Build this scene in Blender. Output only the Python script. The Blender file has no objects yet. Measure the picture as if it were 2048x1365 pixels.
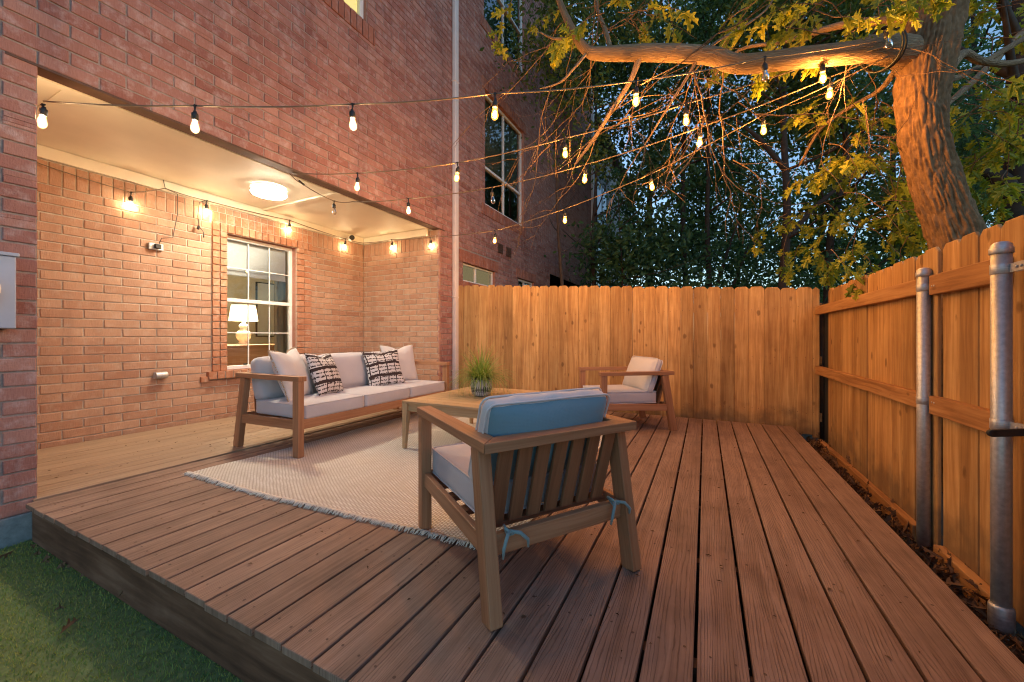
import bpy, bmesh, math, random
import numpy as np
from mathutils import Vector, Matrix, noise, Euler
R = math.radians
rng = random.Random(7)
nrg = np.random.default_rng(11)
S = bpy.context.scene
COL = S.collection

# ------------------------------------------------------------------ measuring aid: a point of the photo at a known plane
FPX, CX, CY, CAMH = 780., 1024., 674., .95
YAW = math.atan(386/FPX)
FW = (-math.sin(YAW), math.cos(YAW)); RT = (math.cos(YAW), math.sin(YAW))
def at(px, py, z=None, x=None, y=None, d=None):
    u = (px-CX)/FPX; v = (CY-py)/FPX
    r = (FW[0]+u*RT[0], FW[1]+u*RT[1], v)
    if z is not None: t = (z-CAMH)/r[2]
    elif x is not None: t = x/r[0]
    elif y is not None: t = y/r[1]
    else: t = d
    return Vector((t*r[0], t*r[1], CAMH+t*r[2]))

# ------------------------------------------------------------------ object helpers
def tag(o, label=None, cat=None, group=None, kind=None):
    if label: o['label'] = label
    if cat: o['category'] = cat
    if group: o['group'] = group
    if kind: o['kind'] = kind
    return o
def thing(name, label, cat, loc=(0,0,0), rotz=0, group=None):
    o = bpy.data.objects.new(name, None); COL.objects.link(o)
    o.location = loc; o.rotation_euler = (0,0,rotz); o.empty_display_size = .1
    return tag(o, label, cat, group)
def copy_tree(o, parent=None):
    c = o.copy(); COL.objects.link(c)
    if parent: c.parent = parent
    for ch in o.children: copy_tree(ch, c)
    return c

class MB:
    """collects faces with uv (u along the grain, in metres) and material index"""
    def __init__(s): s.v=[]; s.f=[]; s.uv=[]; s.mi=[]; s.sm=[]
    def face(s, pts, uv=None, mi=0, sm=False):
        b=len(s.v); s.v.extend([tuple(p) for p in pts]); s.f.append(tuple(range(b,b+len(pts))))
        s.uv.extend(uv if uv else [(p[0],p[1]) for p in pts]); s.mi.append(mi); s.sm.append(sm)
    def hexa(s, c, uvlen=1., wid=(1.,1.), off=None, mi=0):
        """c: 8 corners, 0-3 ring at start (ccw), 4-7 ring at end"""
        b=len(s.v); s.v.extend([tuple(p) for p in c])
        ou,ov = off if off else (rng.uniform(0,50), rng.uniform(0,50))
        w,h = wid
        acc=[0,w,w+h,2*w+h,2*w+2*h]
        for i in range(4):
            j=(i+1)%4
            s.f.append((b+i,b+j,b+4+j,b+4+i))
            a0,a1=acc[i],acc[i+1]
            s.uv.extend([(ou,ov+a0),(ou,ov+a1),(ou+uvlen,ov+a1),(ou+uvlen,ov+a0)])
            s.mi.append(mi); s.sm.append(False)
        s.f.append((b+3,b+2,b+1,b)); s.uv.extend([(ou+.01,ov),(ou+.01,ov+w),(ou-.01,ov+w),(ou-.01,ov)]); s.mi.append(mi); s.sm.append(False)
        s.f.append((b+4,b+5,b+6,b+7)); s.uv.extend([(ou+.01,ov),(ou+.01,ov+w),(ou-.01,ov+w),(ou-.01,ov)]); s.mi.append(mi); s.sm.append(False)
    def beam(s, p0, p1, w, h, up=(0,0,1), w1=None, h1=None, mi=0):
        p0=Vector(p0); p1=Vector(p1); d=(p1-p0).normalized(); up=Vector(up)
        sd=d.cross(up).normalized(); u2=sd.cross(d).normalized()
        w1=w1 or w; h1=h1 or h
        def ring(p,w,h): return [p-sd*w/2-u2*h/2, p+sd*w/2-u2*h/2, p+sd*w/2+u2*h/2, p-sd*w/2+u2*h/2]
        s.hexa(ring(p0,w,h)+ring(p1,w1,h1), (p1-p0).length, (w,h), mi=mi)
    def box(s, lo, hi, axis=1, mi=0):
        lo=Vector(lo); hi=Vector(hi)
        for k in range(3):
            if lo[k]>hi[k]: lo[k],hi[k]=hi[k],lo[k]
        c=(lo+hi)/2; e=hi-lo
        p0=c.copy(); p1=c.copy(); p0[axis]=lo[axis]; p1[axis]=hi[axis]
        if axis==1: s.beam(p0,p1,e.x,e.z,mi=mi)
        elif axis==0: s.beam(p0,p1,e.y,e.z,mi=mi)
        else: s.beam(p0,p1,e.x,e.y,(0,1,0),mi=mi)
    def tube(s, pts, rad, n=8, cap=True, mi=0, sm=True, uvo=None, wob=0., disp=None):
        pts=[Vector(p) for p in pts]; m=len(pts)
        if not hasattr(rad,'__len__'): rad=[rad]*m
        ref=Vector((0,0,1)); d0=(pts[1]-pts[0]).normalized()
        if abs(d0.dot(ref))>.9: ref=Vector((1,0,0))
        x=d0.cross(ref).normalized(); b=len(s.v); acc=0; L=[]
        uo=uvo if uvo is not None else rng.uniform(0,30)
        for i,p in enumerate(pts):
            d=(pts[min(i+1,m-1)]-pts[max(i-1,0)]).normalized()
            x=(x-d*x.dot(d)).normalized(); y=d.cross(x)
            if i: acc+=(p-pts[i-1]).length
            L.append(acc)
            for k in range(n):
                a=2*math.pi*k/n
                q=x*math.cos(a)+y*math.sin(a)
                rr=rad[i]
                if wob: rr*=1+wob*noise.noise(Vector((q.x*1.7,q.y*1.7,acc*2.2+uo)))
                if disp: rr+=disp(q,acc,a)
                s.v.append(tuple(p+q*rr))
        for i in range(m-1):
            for k in range(n):
                k2=(k+1)%n
                s.f.append((b+i*n+k,b+i*n+k2,b+(i+1)*n+k2,b+(i+1)*n+k))
                c0=k/n*2*math.pi*rad[0]; c1=(k+1)/n*2*math.pi*rad[0]
                s.uv.extend([(uo+L[i],c0),(uo+L[i],c1),(uo+L[i+1],c1),(uo+L[i+1],c0)]); s.mi.append(mi); s.sm.append(sm)
        if cap:
            s.f.append(tuple(b+k for k in range(n-1,-1,-1))); s.uv.extend([(uo,0)]*n); s.mi.append(mi); s.sm.append(False)
            s.f.append(tuple(b+(m-1)*n+k for k in range(n))); s.uv.extend([(uo,0)]*n); s.mi.append(mi); s.sm.append(False)
    def lathe(s, prof, n=24, c=(0,0,0), mi=0, mifn=None, sm=True, axis=None, cap=True):
        c=Vector(c); b=len(s.v); m=len(prof)
        q=axis.to_track_quat('Z','Y') if axis is not None else None
        for r,z in prof:
            for k in range(n):
                a=2*math.pi*k/n; p=Vector((r*math.cos(a),r*math.sin(a),z))
                if q: p=q@p
                s.v.append(tuple(c+p))
        for i in range(m-1):
            for k in range(n):
                k2=(k+1)%n
                s.f.append((b+i*n+k,b+i*n+k2,b+(i+1)*n+k2,b+(i+1)*n+k))
                s.uv.extend([(k/n,i/m),((k+1)/n,i/m),((k+1)/n,(i+1)/m),(k/n,(i+1)/m)])
                s.mi.append(mifn((k+.5)/n,(i+.5)/(m-1)) if mifn else mi); s.sm.append(sm)
        if cap:
            s.f.append(tuple(b+k for k in range(n-1,-1,-1))); s.uv.extend([(0,0)]*n); s.mi.append(mi); s.sm.append(False)
            s.f.append(tuple(b+(m-1)*n+k for k in range(n))); s.uv.extend([(0,0)]*n); s.mi.append(mi); s.sm.append(False)
    def build(s, name, mats, parent=None, off=None, bevel=0, weld=False):
        q=parent
        while off is None and q is not None:
            if q.get('_w'): off=q['_w']
            q=q.parent
        me=bpy.data.meshes.new(name)
        v=s.v
        if off is not None: v=[(p[0]-off[0],p[1]-off[1],p[2]-off[2]) for p in v]
        me.from_pydata(v,[],s.f)
        uvl=me.uv_layers.new(name='UVMap')
        uvl.data.foreach_set('uv',np.array(s.uv,dtype=np.float32).ravel())
        me.polygons.foreach_set('material_index',np.array(s.mi,dtype=np.int32))
        me.polygons.foreach_set('use_smooth',np.array(s.sm,dtype=bool))
        if not isinstance(mats,(list,tuple)): mats=[mats]
        for m in mats: me.materials.append(m)
        me.update()
        o=bpy.data.objects.new(name,me); COL.objects.link(o)
        if parent is not None: o.parent=parent
        if bevel:
            md=o.modifiers.new('bevel','BEVEL'); md.width=bevel; md.segments=2; md.limit_method='ANGLE'; md.angle_limit=R(40)
        return o

def nploop(name, V, F, mats, parent=None, uv=None, mi=None, smooth=False):
    """fast mesh from numpy verts and faces of equal size"""
    me=bpy.data.meshes.new(name); nf,k=F.shape
    me.vertices.add(len(V)); me.vertices.foreach_set('co',V.astype(np.float32).ravel())
    me.loops.add(nf*k); me.loops.foreach_set('vertex_index',F.astype(np.int32).ravel())
    me.polygons.add(nf); me.polygons.foreach_set('loop_start',np.arange(0,nf*k,k,dtype=np.int32))
    me.polygons.foreach_set('loop_total',np.full(nf,k,dtype=np.int32))
    if uv is not None:
        u=me.uv_layers.new(name='UVMap'); u.data.foreach_set('uv',uv.astype(np.float32).ravel())
    if mi is not None: me.polygons.foreach_set('material_index',mi.astype(np.int32))
    me.polygons.foreach_set('use_smooth',np.full(nf,smooth,dtype=bool))
    me.update(calc_edges=True); me.validate()
    for m in (mats if isinstance(mats,(list,tuple)) else [mats]): me.materials.append(m)
    o=bpy.data.objects.new(name,me); COL.objects.link(o)
    if parent is not None: o.parent=parent
    return o

# ------------------------------------------------------------------ materials
class Mt:
    def __init__(s, name):
        s.m=bpy.data.materials.new(name); s.m.use_nodes=True; s.t=s.m.node_tree; s.t.nodes.clear()
        s.out=s.t.nodes.new('ShaderNodeOutputMaterial')
    def n(s, typ, ins=None, **at_):
        nd=s.t.nodes.new('ShaderNode'+typ)
        for k,v in at_.items(): setattr(nd,k,v)
        for k,v in (ins or {}).items():
            if isinstance(v,bpy.types.NodeSocket): s.t.links.new(v,nd.inputs[k])
            else: nd.inputs[k].default_value=v
        return nd
    def math(s, op, a, b=0., c=None):
        ins={0:a,1:b}
        if c is not None: ins[2]=c
        return s.n('Math',ins,operation=op).outputs[0]
    def mix(s, f, a, b, bt='MIX'):
        nd=s.n('Mix',None,data_type='RGBA',blend_type=bt)
        for k,v in ((0,f),(6,a),(7,b)):
            if isinstance(v,bpy.types.NodeSocket): s.t.links.new(v,nd.inputs[k])
            else: nd.inputs[k].default_value=v
        return nd.outputs[2]
    def ramp(s, f, stops, interp='LINEAR'):
        nd=s.n('ValToRGB',{0:f}); cr=nd.color_ramp; cr.interpolation=interp
        while len(cr.elements)<len(stops): cr.elements.new(.5)
        for e,(p,c) in zip(cr.elements,stops):
            e.position=p; e.color=c if len(c)==4 else (*c,1)
        return nd.outputs[0]
    def coord(s, which='Object'): return s.n('TexCoord').outputs[which]
    def map(s, vec, scale=(1,1,1), loc=(0,0,0)):
        return s.n('Mapping',{'Vector':vec,'Scale':scale,'Location':loc}).outputs[0]
    def noise(s, vec, scale=5, detail=3, rough=.55, dist=0.):
        return s.n('TexNoise',{'Vector':vec,'Scale':scale,'Detail':detail,'Roughness':rough,'Distortion':dist}).outputs['Fac']
    def island(s): return s.n('NewGeometry').outputs['Random Per Island']
    def bump(s, h, dist=.01, strength=1., nrm=None):
        ins={'Height':h,'Distance':dist,'Strength':strength}
        if nrm is not None: ins['Normal']=nrm
        return s.n('Bump',ins).outputs[0]
    def bsdf(s, col, rough=.6, nrm=None, metal=0., spec=.5, **kw):
        ins={'Base Color':col if isinstance(col,bpy.types.NodeSocket) else (*col,1) if len(col)==3 else col,
             'Roughness':rough,'Metallic':metal,'Specular IOR Level':spec}
        if nrm is not None: ins['Normal']=nrm
        ins.update(kw)
        b=s.n('BsdfPrincipled',ins); s.t.links.new(b.outputs[0],s.out.inputs[0]); return b
def c4(c): return (*c,1)

def m_plain(name,col,rough=.5,metal=0.,spec=.5,var=.08,nscale=8):
    m=Mt(name); co=m.coord()
    f=m.noise(co,nscale,4)
    c=m.ramp(f,[(.25,tuple(x*(1-var) for x in col)),(.75,tuple(min(1,x*(1+var)) for x in col))])
    m.bsdf(c,rough,m.bump(m.noise(co,180,2),.0004,.5),metal,spec); return m.m

def m_brick(name, cols, smear=.35, smcol=(.55,.45,.42)):
    m=Mt(name); co=m.coord(); isl=m.island()
    base=m.ramp(isl,[(i/(len(cols)-1),c) for i,c in enumerate(cols)])
    n1=m.noise(co,14,5,.65); n2=m.noise(m.map(co,(60,60,9)),3,4,.6); n3=m.noise(co,1.1,3)
    base=m.mix(m.math('MULTIPLY',m.ramp(n1,[(.5,(0,0,0)),(.72,(1,1,1))]),smear),base,c4(smcol))
    base=m.mix(m.ramp(n2,[(.35,(.30,.30,.30)),(.6,(0,0,0))]),base,m.mix(1.,base,(.62,.5,.46,1),'MULTIPLY'))
    base=m.mix(m.ramp(n3,[(.35,(.22,.22,.22)),(.65,(0,0,0))]),base,m.mix(1.,base,(.7,.66,.66,1),'MULTIPLY'))
    n4=m.noise(m.map(co,(4.5,4.5,.45)),1.,4,.6)
    base=m.mix(m.ramp(n4,[(.52,(0,0,0)),(.7,(.45,.45,.45))]),base,m.mix(1.,base,(.55,.5,.52,1),'MULTIPLY'))
    h=m.math('ADD',m.math('MULTIPLY',n2,.6),m.noise(co,70,4,.7))
    m.bsdf(base,.88,m.bump(h,.006,.55),0,.25); return m.m
def m_mortar(name,col):
    m=Mt(name); co=m.coord(); n=m.noise(co,30,5,.7)
    c=m.ramp(n,[(.3,tuple(x*.72 for x in col)),(.7,tuple(x*1.15 for x in col))])
    m.bsdf(c,.95,m.bump(m.noise(co,120,4,.7),.004,.7),0,.2); return m.m

def m_wood(name, c1, c2, c3, fine=60, knots=0., rough=.55, island_var=.35, bumpd=.0012, gap=(.4,.62), emb=0., spec=.35, kcol=(.10,.04,.015), stain=0.):
    """grain runs along u of the uv map"""
    m=Mt(name); uv=m.coord('UV'); isl=m.island()
    o=m.n('CombineXYZ',{0:m.math('MULTIPLY',isl,37.),1:m.math('MULTIPLY',isl,91.),2:m.math('MULTIPLY',isl,13.)}).outputs[0]
    p=m.n('VectorMath',{0:uv,1:o},operation='ADD').outputs[0]
    wob=m.noise(m.map(p,(1.6,9,1)),1.,2)
    pw=m.n('VectorMath',{0:p,1:m.n('CombineXYZ',{0:0.,1:m.math('MULTIPLY',wob,.05),2:0.}).outputs[0]},operation='ADD').outputs[0]
    g=m.noise(m.map(pw,(2.2,fine,1)),1.,5,.62)
    g2=m.noise(m.map(pw,(.7,fine*.22,1)),1.,3,.5)
    f=m.math('ADD',m.math('MULTIPLY',g,.55),m.math('MULTIPLY',g2,.45))
    col=m.ramp(f,[(gap[0],c1),((gap[0]+gap[1])/2,c2),(gap[1],c3)])
    iv=m.math('ADD',1-island_var/2,m.math('MULTIPLY',m.n('TexWhiteNoise',{'W':m.math('MULTIPLY',isl,77.)},noise_dimensions='1D').outputs[0],island_var))
    col=m.mix(1.,col,m.n('CombineColor',{0:iv,1:iv,2:iv}).outputs[0],'MULTIPLY')
    h=g
    if knots>0:
        v=m.n('TexVoronoi',{'Vector':m.map(pw,(8.5,15,1)),'Scale':1.,'Randomness':1.},feature='F1')
        size=m.math('MULTIPLY',m.math('SUBTRACT',m.n('SeparateColor',{0:v.outputs['Color']}).outputs[0],.60),knots*2.4)
        k=m.math('ADD',m.math('SUBTRACT',size,v.outputs['Distance']),m.math('MULTIPLY',m.math('SUBTRACT',m.noise(m.map(pw,(30,50,1)),1.,3),.5),.22))
        km=m.ramp(m.math('MULTIPLY',k,7.),[(.0,(0,0,0)),(.45,(.55,.55,.55)),(1.,(1,1,1))])
        col=m.mix(m.math('MULTIPLY',km,.62),col,c4(kcol))
        s2=m.noise(m.map(p,(2.5,14,1)),1.,3,.6)
        col=m.mix(m.ramp(s2,[(.58,(0,0,0)),(.72,(.42,.42,.42))]),col,m.mix(1.,col,(.55,.42,.33,1),'MULTIPLY'))
    if stain>0:
        s3=m.noise(m.coord(),3.2,5,.6)
        col=m.mix(m.math('MULTIPLY',m.ramp(s3,[(.45,(0,0,0)),(.68,(1,1,1))]),stain),col,m.mix(1.,col,(.5,.46,.45,1),'MULTIPLY'))
    if emb>0:   # embossed cathedral grain of composite boards
        nz=m.noise(m.map(p,(1.0,8.5,1)),1.,2,.45)
        vv=m.n('SeparateXYZ',{0:p}).outputs[1]
        ph=m.math('ADD',m.math('MULTIPLY',vv,105.),m.math('ADD',m.math('MULTIPLY',nz,11.),m.math('MULTIPLY',m.noise(m.map(p,(18,60,1)),1.,2),.5)))
        w=m.math('PINGPONG',ph,.5)
        brk=m.noise(m.map(p,(6,40,1)),1.,3,.6)
        e=m.ramp(m.math('ADD',w,m.math('MULTIPLY',m.math('SUBTRACT',brk,.45),.5)),[(.0,(0,0,0)),(.16,(1,1,1)),(1.,(1,1,1))])
        col=m.mix(m.math('MULTIPLY',m.math('SUBTRACT',1.,e),emb),col,m.mix(1.,col,(.35,.32,.32,1),'MULTIPLY'))
        h=m.math('ADD',m.math('MULTIPLY',g,.35),e)
    r=m.math('ADD',rough-.1,m.math('MULTIPLY',g2,.22))
    m.bsdf(col,r,m.bump(h,bumpd,.8),0,spec); return m.m

def m_fabric(name, col, wv=420, var=.07, rough=.9, sheen=.25):
    m=Mt(name); co=m.coord(); uv=m.coord('UV')
    f=m.noise(co,3.,4)
    w1=m.n('TexWave',{'Vector':uv,'Scale':wv/6.3,'Distortion':.6,'Detail':1.},bands_direction='X').outputs['Fac']
    w2=m.n('TexWave',{'Vector':uv,'Scale':wv/6.3,'Distortion':.6,'Detail':1.},bands_direction='Y').outputs['Fac']
    w=m.math('MULTIPLY',w1,w2)
    c=m.ramp(f,[(.3,tuple(x*(1-var) for x in col)),(.7,tuple(x*(1+var) for x in col))])
    c=m.mix(m.math('MULTIPLY',w,.22),c,m.mix(1.,c,(.6,.6,.62,1),'MULTIPLY'))
    h=m.math('ADD',m.math('MULTIPLY',w,.2),m.noise(co,14,4,.6))
    m.bsdf(c,rough,m.bump(h,.006,.35),0,.2,**{'Sheen Weight':sheen}); return m.m

def m_emit(name,col,strength):
    m=Mt(name); e=m.n('Emission',{0:c4(col),1:strength}); m.t.links.new(e.outputs[0],m.out.inputs[0]); return m.m
def m_glass(name, tint=(1,1,1), refl=1.):
    m=Mt(name)
    fr=m.n('Fresnel',{'IOR':1.5}).outputs[0]
    f=m.math('MULTIPLY',m.math('ADD',fr,.02),refl)
    t=m.n('BsdfTransparent',{0:c4(tint)}); g=m.n('BsdfGlossy',{0:(1,1,1,1),1:.01})
    mx=m.n('MixShader',{0:f,1:t.outputs[0],2:g.outputs[0]}); m.t.links.new(mx.outputs[0],m.out.inputs[0]); return m.m
def m_leaf(name, cols, trans=.35, rough=.55):
    m=Mt(name); isl=m.island(); co=m.coord()
    f=m.math('ADD',m.math('MULTIPLY',isl,.6),m.math('MULTIPLY',m.noise(co,1.3,2),.4))
    c=m.ramp(f,[(.15+.7*i/(len(cols)-1),k) for i,k in enumerate(cols)])
    b=m.n('BsdfPrincipled',{'Base Color':c,'Roughness':rough,'Specular IOR Level':.35})
    tr=m.n('BsdfTranslucent',{0:m.mix(1.,c,(1.3,1.25,.6,1),'MULTIPLY')})
    mx=m.n('MixShader',{0:trans,1:b.outputs[0],2:tr.outputs[0]}); m.t.links.new(mx.outputs[0],m.out.inputs[0]); return m.m
def m_bark(name, c1, c2, scale=1.):
    m=Mt(name); uv=m.coord('UV'); co=m.coord()
    wob=m.noise(co,6,3)
    p=m.n('VectorMath',{0:uv,1:m.n('CombineXYZ',{0:0.,1:m.math('MULTIPLY',wob,.11),2:0.}).outputs[0]},operation='ADD').outputs[0]
    v=m.n('TexVoronoi',{'Vector':m.map(p,(3.2*scale,34*scale,1)),'Scale':1.},feature='DISTANCE_TO_EDGE').outputs[0]
    n=m.noise(m.map(p,(9*scale,46*scale,1)),1.,6,.75)
    h=m.math('ADD',m.math('MULTIPLY',m.ramp(v,[(0,(0,0,0)),(.30,(1,1,1))]),.5),m.math('MULTIPLY',n,.9))
    c=m.ramp(h,[(.25,c1),(1.1 if False else .95,c2)])
    m.bsdf(c,.92,m.bump(h,.022*min(1,1/scale),.9),0,.2); return m.m

MT={}
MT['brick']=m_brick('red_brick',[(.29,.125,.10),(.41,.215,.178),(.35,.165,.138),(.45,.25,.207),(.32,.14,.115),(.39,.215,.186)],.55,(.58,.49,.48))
MT['brick_red']=m_brick('window_brick',[(.36,.14,.09),(.43,.19,.13),(.32,.12,.08),(.40,.17,.115)],.4)
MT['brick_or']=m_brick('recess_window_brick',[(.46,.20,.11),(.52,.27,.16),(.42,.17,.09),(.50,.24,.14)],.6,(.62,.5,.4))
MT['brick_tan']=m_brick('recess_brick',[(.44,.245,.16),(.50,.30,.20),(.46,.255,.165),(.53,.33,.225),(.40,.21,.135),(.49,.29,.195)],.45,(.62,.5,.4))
MT['mortar']=m_mortar('mortar',(.34,.29,.265))
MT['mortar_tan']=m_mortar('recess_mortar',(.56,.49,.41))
MT['cedar']=m_wood('cedar_picket',(.33,.165,.058),(.44,.24,.088),(.55,.335,.14),fine=46,knots=.36,rough=.7,island_var=.5,stain=.35)
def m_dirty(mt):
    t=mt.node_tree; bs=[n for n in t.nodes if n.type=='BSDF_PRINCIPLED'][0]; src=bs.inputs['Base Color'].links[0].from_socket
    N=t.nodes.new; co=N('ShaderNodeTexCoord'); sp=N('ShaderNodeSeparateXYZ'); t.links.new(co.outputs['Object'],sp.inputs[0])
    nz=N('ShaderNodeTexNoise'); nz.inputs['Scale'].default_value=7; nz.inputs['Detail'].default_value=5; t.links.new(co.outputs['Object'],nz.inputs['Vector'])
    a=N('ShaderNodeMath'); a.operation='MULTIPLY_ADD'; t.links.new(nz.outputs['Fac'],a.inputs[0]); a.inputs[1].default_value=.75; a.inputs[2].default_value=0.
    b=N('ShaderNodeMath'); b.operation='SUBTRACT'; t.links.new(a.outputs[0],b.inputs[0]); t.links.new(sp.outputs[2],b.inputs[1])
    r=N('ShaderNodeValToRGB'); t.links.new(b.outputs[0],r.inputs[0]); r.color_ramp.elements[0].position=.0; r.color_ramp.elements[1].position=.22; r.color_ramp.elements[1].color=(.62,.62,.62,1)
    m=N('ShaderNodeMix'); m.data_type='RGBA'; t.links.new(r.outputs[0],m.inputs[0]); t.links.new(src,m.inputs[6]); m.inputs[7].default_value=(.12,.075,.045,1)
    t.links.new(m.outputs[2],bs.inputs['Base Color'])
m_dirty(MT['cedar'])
MT['cedar_rail']=m_wood('cedar_rail',(.27,.12,.042),(.41,.20,.075),(.51,.28,.115),fine=42,knots=.30,rough=.65,island_var=.15)
MT['deck']=m_wood('composite_board',(.232,.143,.10),(.292,.184,.130),(.348,.226,.163),fine=70,rough=.66,island_var=.26,emb=.6,bumpd=.0016,spec=.3,stain=.5)
MT['deck_lamp_tint']=m_wood('lamp_tinted_composite_board',(.29,.19,.122),(.35,.235,.152),(.40,.275,.18),fine=70,rough=.62,island_var=.1,emb=.3,bumpd=.001,spec=.3,stain=.15)  # same boards as deck; warm recess lamp light is painted into this tone
MT['fascia']=m_wood('weathered_timber',(.08,.036,.019),(.17,.085,.048),(.29,.165,.105),fine=26,rough=.85,island_var=.1,stain=.6,gap=(.35,.68))
MT['teak']=m_wood('eucalyptus_wood',(.29,.13,.062),(.365,.172,.085),(.43,.215,.112),fine=75,rough=.5,island_var=.14,bumpd=.0005)
MT['teak_slat']=m_wood('darker_slat_wood',(.19,.082,.04),(.24,.11,.054),(.29,.135,.068),fine=75,rough=.5,island_var=.12,bumpd=.0005)  # darker tone of the furniture wood, used on all slats
MT['table']=m_wood('table_wood',(.40,.255,.125),(.48,.315,.165),(.54,.37,.20),fine=80,rough=.5,island_var=.1,bumpd=.0004)
MT['fab']=m_fabric('light_grey_canvas',(.50,.47,.49))
MT['fab_w']=m_fabric('off_white_linen',(.60,.565,.56))
MT['fab_sky_tint']=m_fabric('sky_tinted_canvas',(.16,.265,.315))  # pale cushion cloth with blue sky light painted in, for back faces
MT['ribbon']=m_fabric('pale_teal_ribbon',(.20,.28,.285))
MT['fringe']=m_fabric('tan_fringe',(.42,.31,.20))
MT['white']=m_plain('white_paint',(.78,.77,.75),.45)
MT['cream']=m_plain('cream_paint',(.80,.73,.58),.6,var=.06,nscale=3)
MT['cream_t']=m_plain('cream_trim_paint',(.80,.74,.61),.5,var=.05)
MT['downspout']=m_plain('downspout_paint',(.72,.66,.64),.4)
MT['lintel']=m_plain('brown_steel',(.10,.05,.03),.6,var=.3)
MT['cable']=m_plain('cable_rubber',(.17,.12,.08),.45)  # black rubber painted paler and browner, as if lit by the bulbs
MT['black']=m_plain('black_rubber',(.012,.012,.013),.5)
MT['dark']=m_plain('dark_interior',(.02,.018,.016),.9)
MT['soil']=m_mortar('dark_soil',(.06,.045,.033))
MT['concrete']=m_mortar('bluish_concrete',(.24,.27,.28))
MT['meter']=m_plain('meter_grey_paint',(.40,.45,.55),.4)
MT['glass']=m_glass('window_glass')
MT['glass_m']=m_glass('mirrored_glass',(.75,.8,.82),2.2)
MT['clear']=m_glass('clear_bulb_glass',(.95,.9,.8),1.6)
MT['bulb_out']=m_emit('lit_amber_filament',(1.,.49,.15),1120.)
def m_glow(name,tint,col,st):
    m=Mt(name); t_=m.n('BsdfTransparent',{0:c4(tint)}); e=m.n('Emission',{0:c4(col),1:st}); g_=m.n('BsdfGlossy',{0:(1,1,1,1),1:.03})
    mx=m.n('MixShader',{0:.06,1:t_.outputs[0],2:g_.outputs[0]}); ad=m.n('AddShader',{0:mx.outputs[0],1:e.outputs[0]}); m.t.links.new(ad.outputs[0],m.out.inputs[0]); return m.m
MT['glow_out']=m_glow('amber_bulb_glass',(1.,.86,.62),(1.,.33,.045),1.25)
MT['glow_in']=m_glow('warm_bulb_glass',(1.,.92,.78),(1.,.62,.26),.9)
MT['bulb_in']=m_emit('lit_warm_filament',(1.,.76,.48),400.)
MT['bulb_rec']=m_emit('lit_soft_filament',(1.,.78,.50),165.)
MT['lampglow']=m_emit('lamp_diffuser_glow',(1.,.88,.66),84.)
MT['lampside']=m_emit('lamp_side_glow',(1.,.88,.66),1.6)
MT['galv']=None
g=Mt('galvanised_steel'); co=g.coord(); uv=g.coord('UV')
sp=g.noise(co,60,3,.6); st=g.noise(g.map(uv,(1.2,30,1)),1.,3)
g.bsdf(g.ramp(g.math('ADD',g.math('MULTIPLY',sp,.5),g.math('MULTIPLY',st,.5)),[(.35,(.38,.38,.39)),(.65,(.62,.62,.63))]),
       g.math('ADD',.40,g.math('MULTIPLY',sp,.2)),g.bump(sp,.0008,.4),.72,.5); MT['galv']=g.m
MT['bark']=m_plain('oak_bark',(.225,.13,.07),.92,0,.2,.35,26)
MT['bark_s']=m_bark('limb_bark',(.20,.12,.07),(.44,.29,.175),2.2)
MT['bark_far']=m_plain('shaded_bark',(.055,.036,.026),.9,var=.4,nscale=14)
MT['twig']=m_plain('bare_twig',(.155,.085,.045),.85,var=.3,nscale=20)
MT['oakleaf']=m_leaf('oak_leaves',[(.11,.17,.02),(.22,.27,.03),(.36,.37,.04),(.48,.42,.05)],.42)
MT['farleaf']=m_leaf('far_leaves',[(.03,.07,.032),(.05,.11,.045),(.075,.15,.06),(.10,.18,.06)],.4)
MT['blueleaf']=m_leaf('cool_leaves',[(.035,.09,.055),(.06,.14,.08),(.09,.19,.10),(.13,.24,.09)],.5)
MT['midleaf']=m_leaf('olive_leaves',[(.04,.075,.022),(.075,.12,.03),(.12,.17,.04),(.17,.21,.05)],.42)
MT['deadleaf']=m_leaf('dead_leaves',[(.07,.035,.018),(.13,.07,.035),(.19,.11,.06),(.10,.05,.025)],.1,.8)
MT['grassblade']=m_leaf('turf_blades',[(.10,.21,.07),(.19,.30,.07),(.35,.38,.08),(.48,.42,.13)],.25,.6)
MT['plantleaf']=m_leaf('pot_grass_blades',[(.08,.17,.025),(.16,.27,.05),(.28,.38,.10),(.36,.42,.16)],.35,.5)
MT['potw']=m_plain('pot_white_glaze',(.62,.62,.64),.4)
MT['potb']=m_plain('pot_black_glaze',(.02,.02,.024),.4)
MT['wall_in']=m_plain('room_wall_paint',(.50,.47,.36),.8,var=.03)
MT['floor_in']=m_plain('room_floor',(.25,.2,.14),.6)
MT['curtain']=m_plain('curtain_cloth',(.34,.32,.26),.9,var=.1)
g=Mt('lampshade_linen'); a_=g.n('BsdfTranslucent',{0:(.055,.048,.036,1)}); b_=g.n('BsdfDiffuse',{0:(.10,.09,.07,1)}); mx=g.n('MixShader',{0:.55,1:a_.outputs[0],2:b_.outputs[0]}); g.t.links.new(mx.outputs[0],g.out.inputs[0]); MT['shade_in']=g.m
MT['ceramic']=m_plain('white_ceramic',(.75,.72,.62),.3)
MT['blindw']=m_plain('roller_shade_cloth',(.50,.54,.55),.8,var=.03)
MT['blind']=m_plain('venetian_blind',(.55,.48,.33),.6,var=.06)
MT['litroom']=m_emit('lit_room_curtain',(1.,.78,.25),.42)
MT['dimroom']=m_emit('dim_room_blind',(1.,.80,.40),.085)

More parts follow.
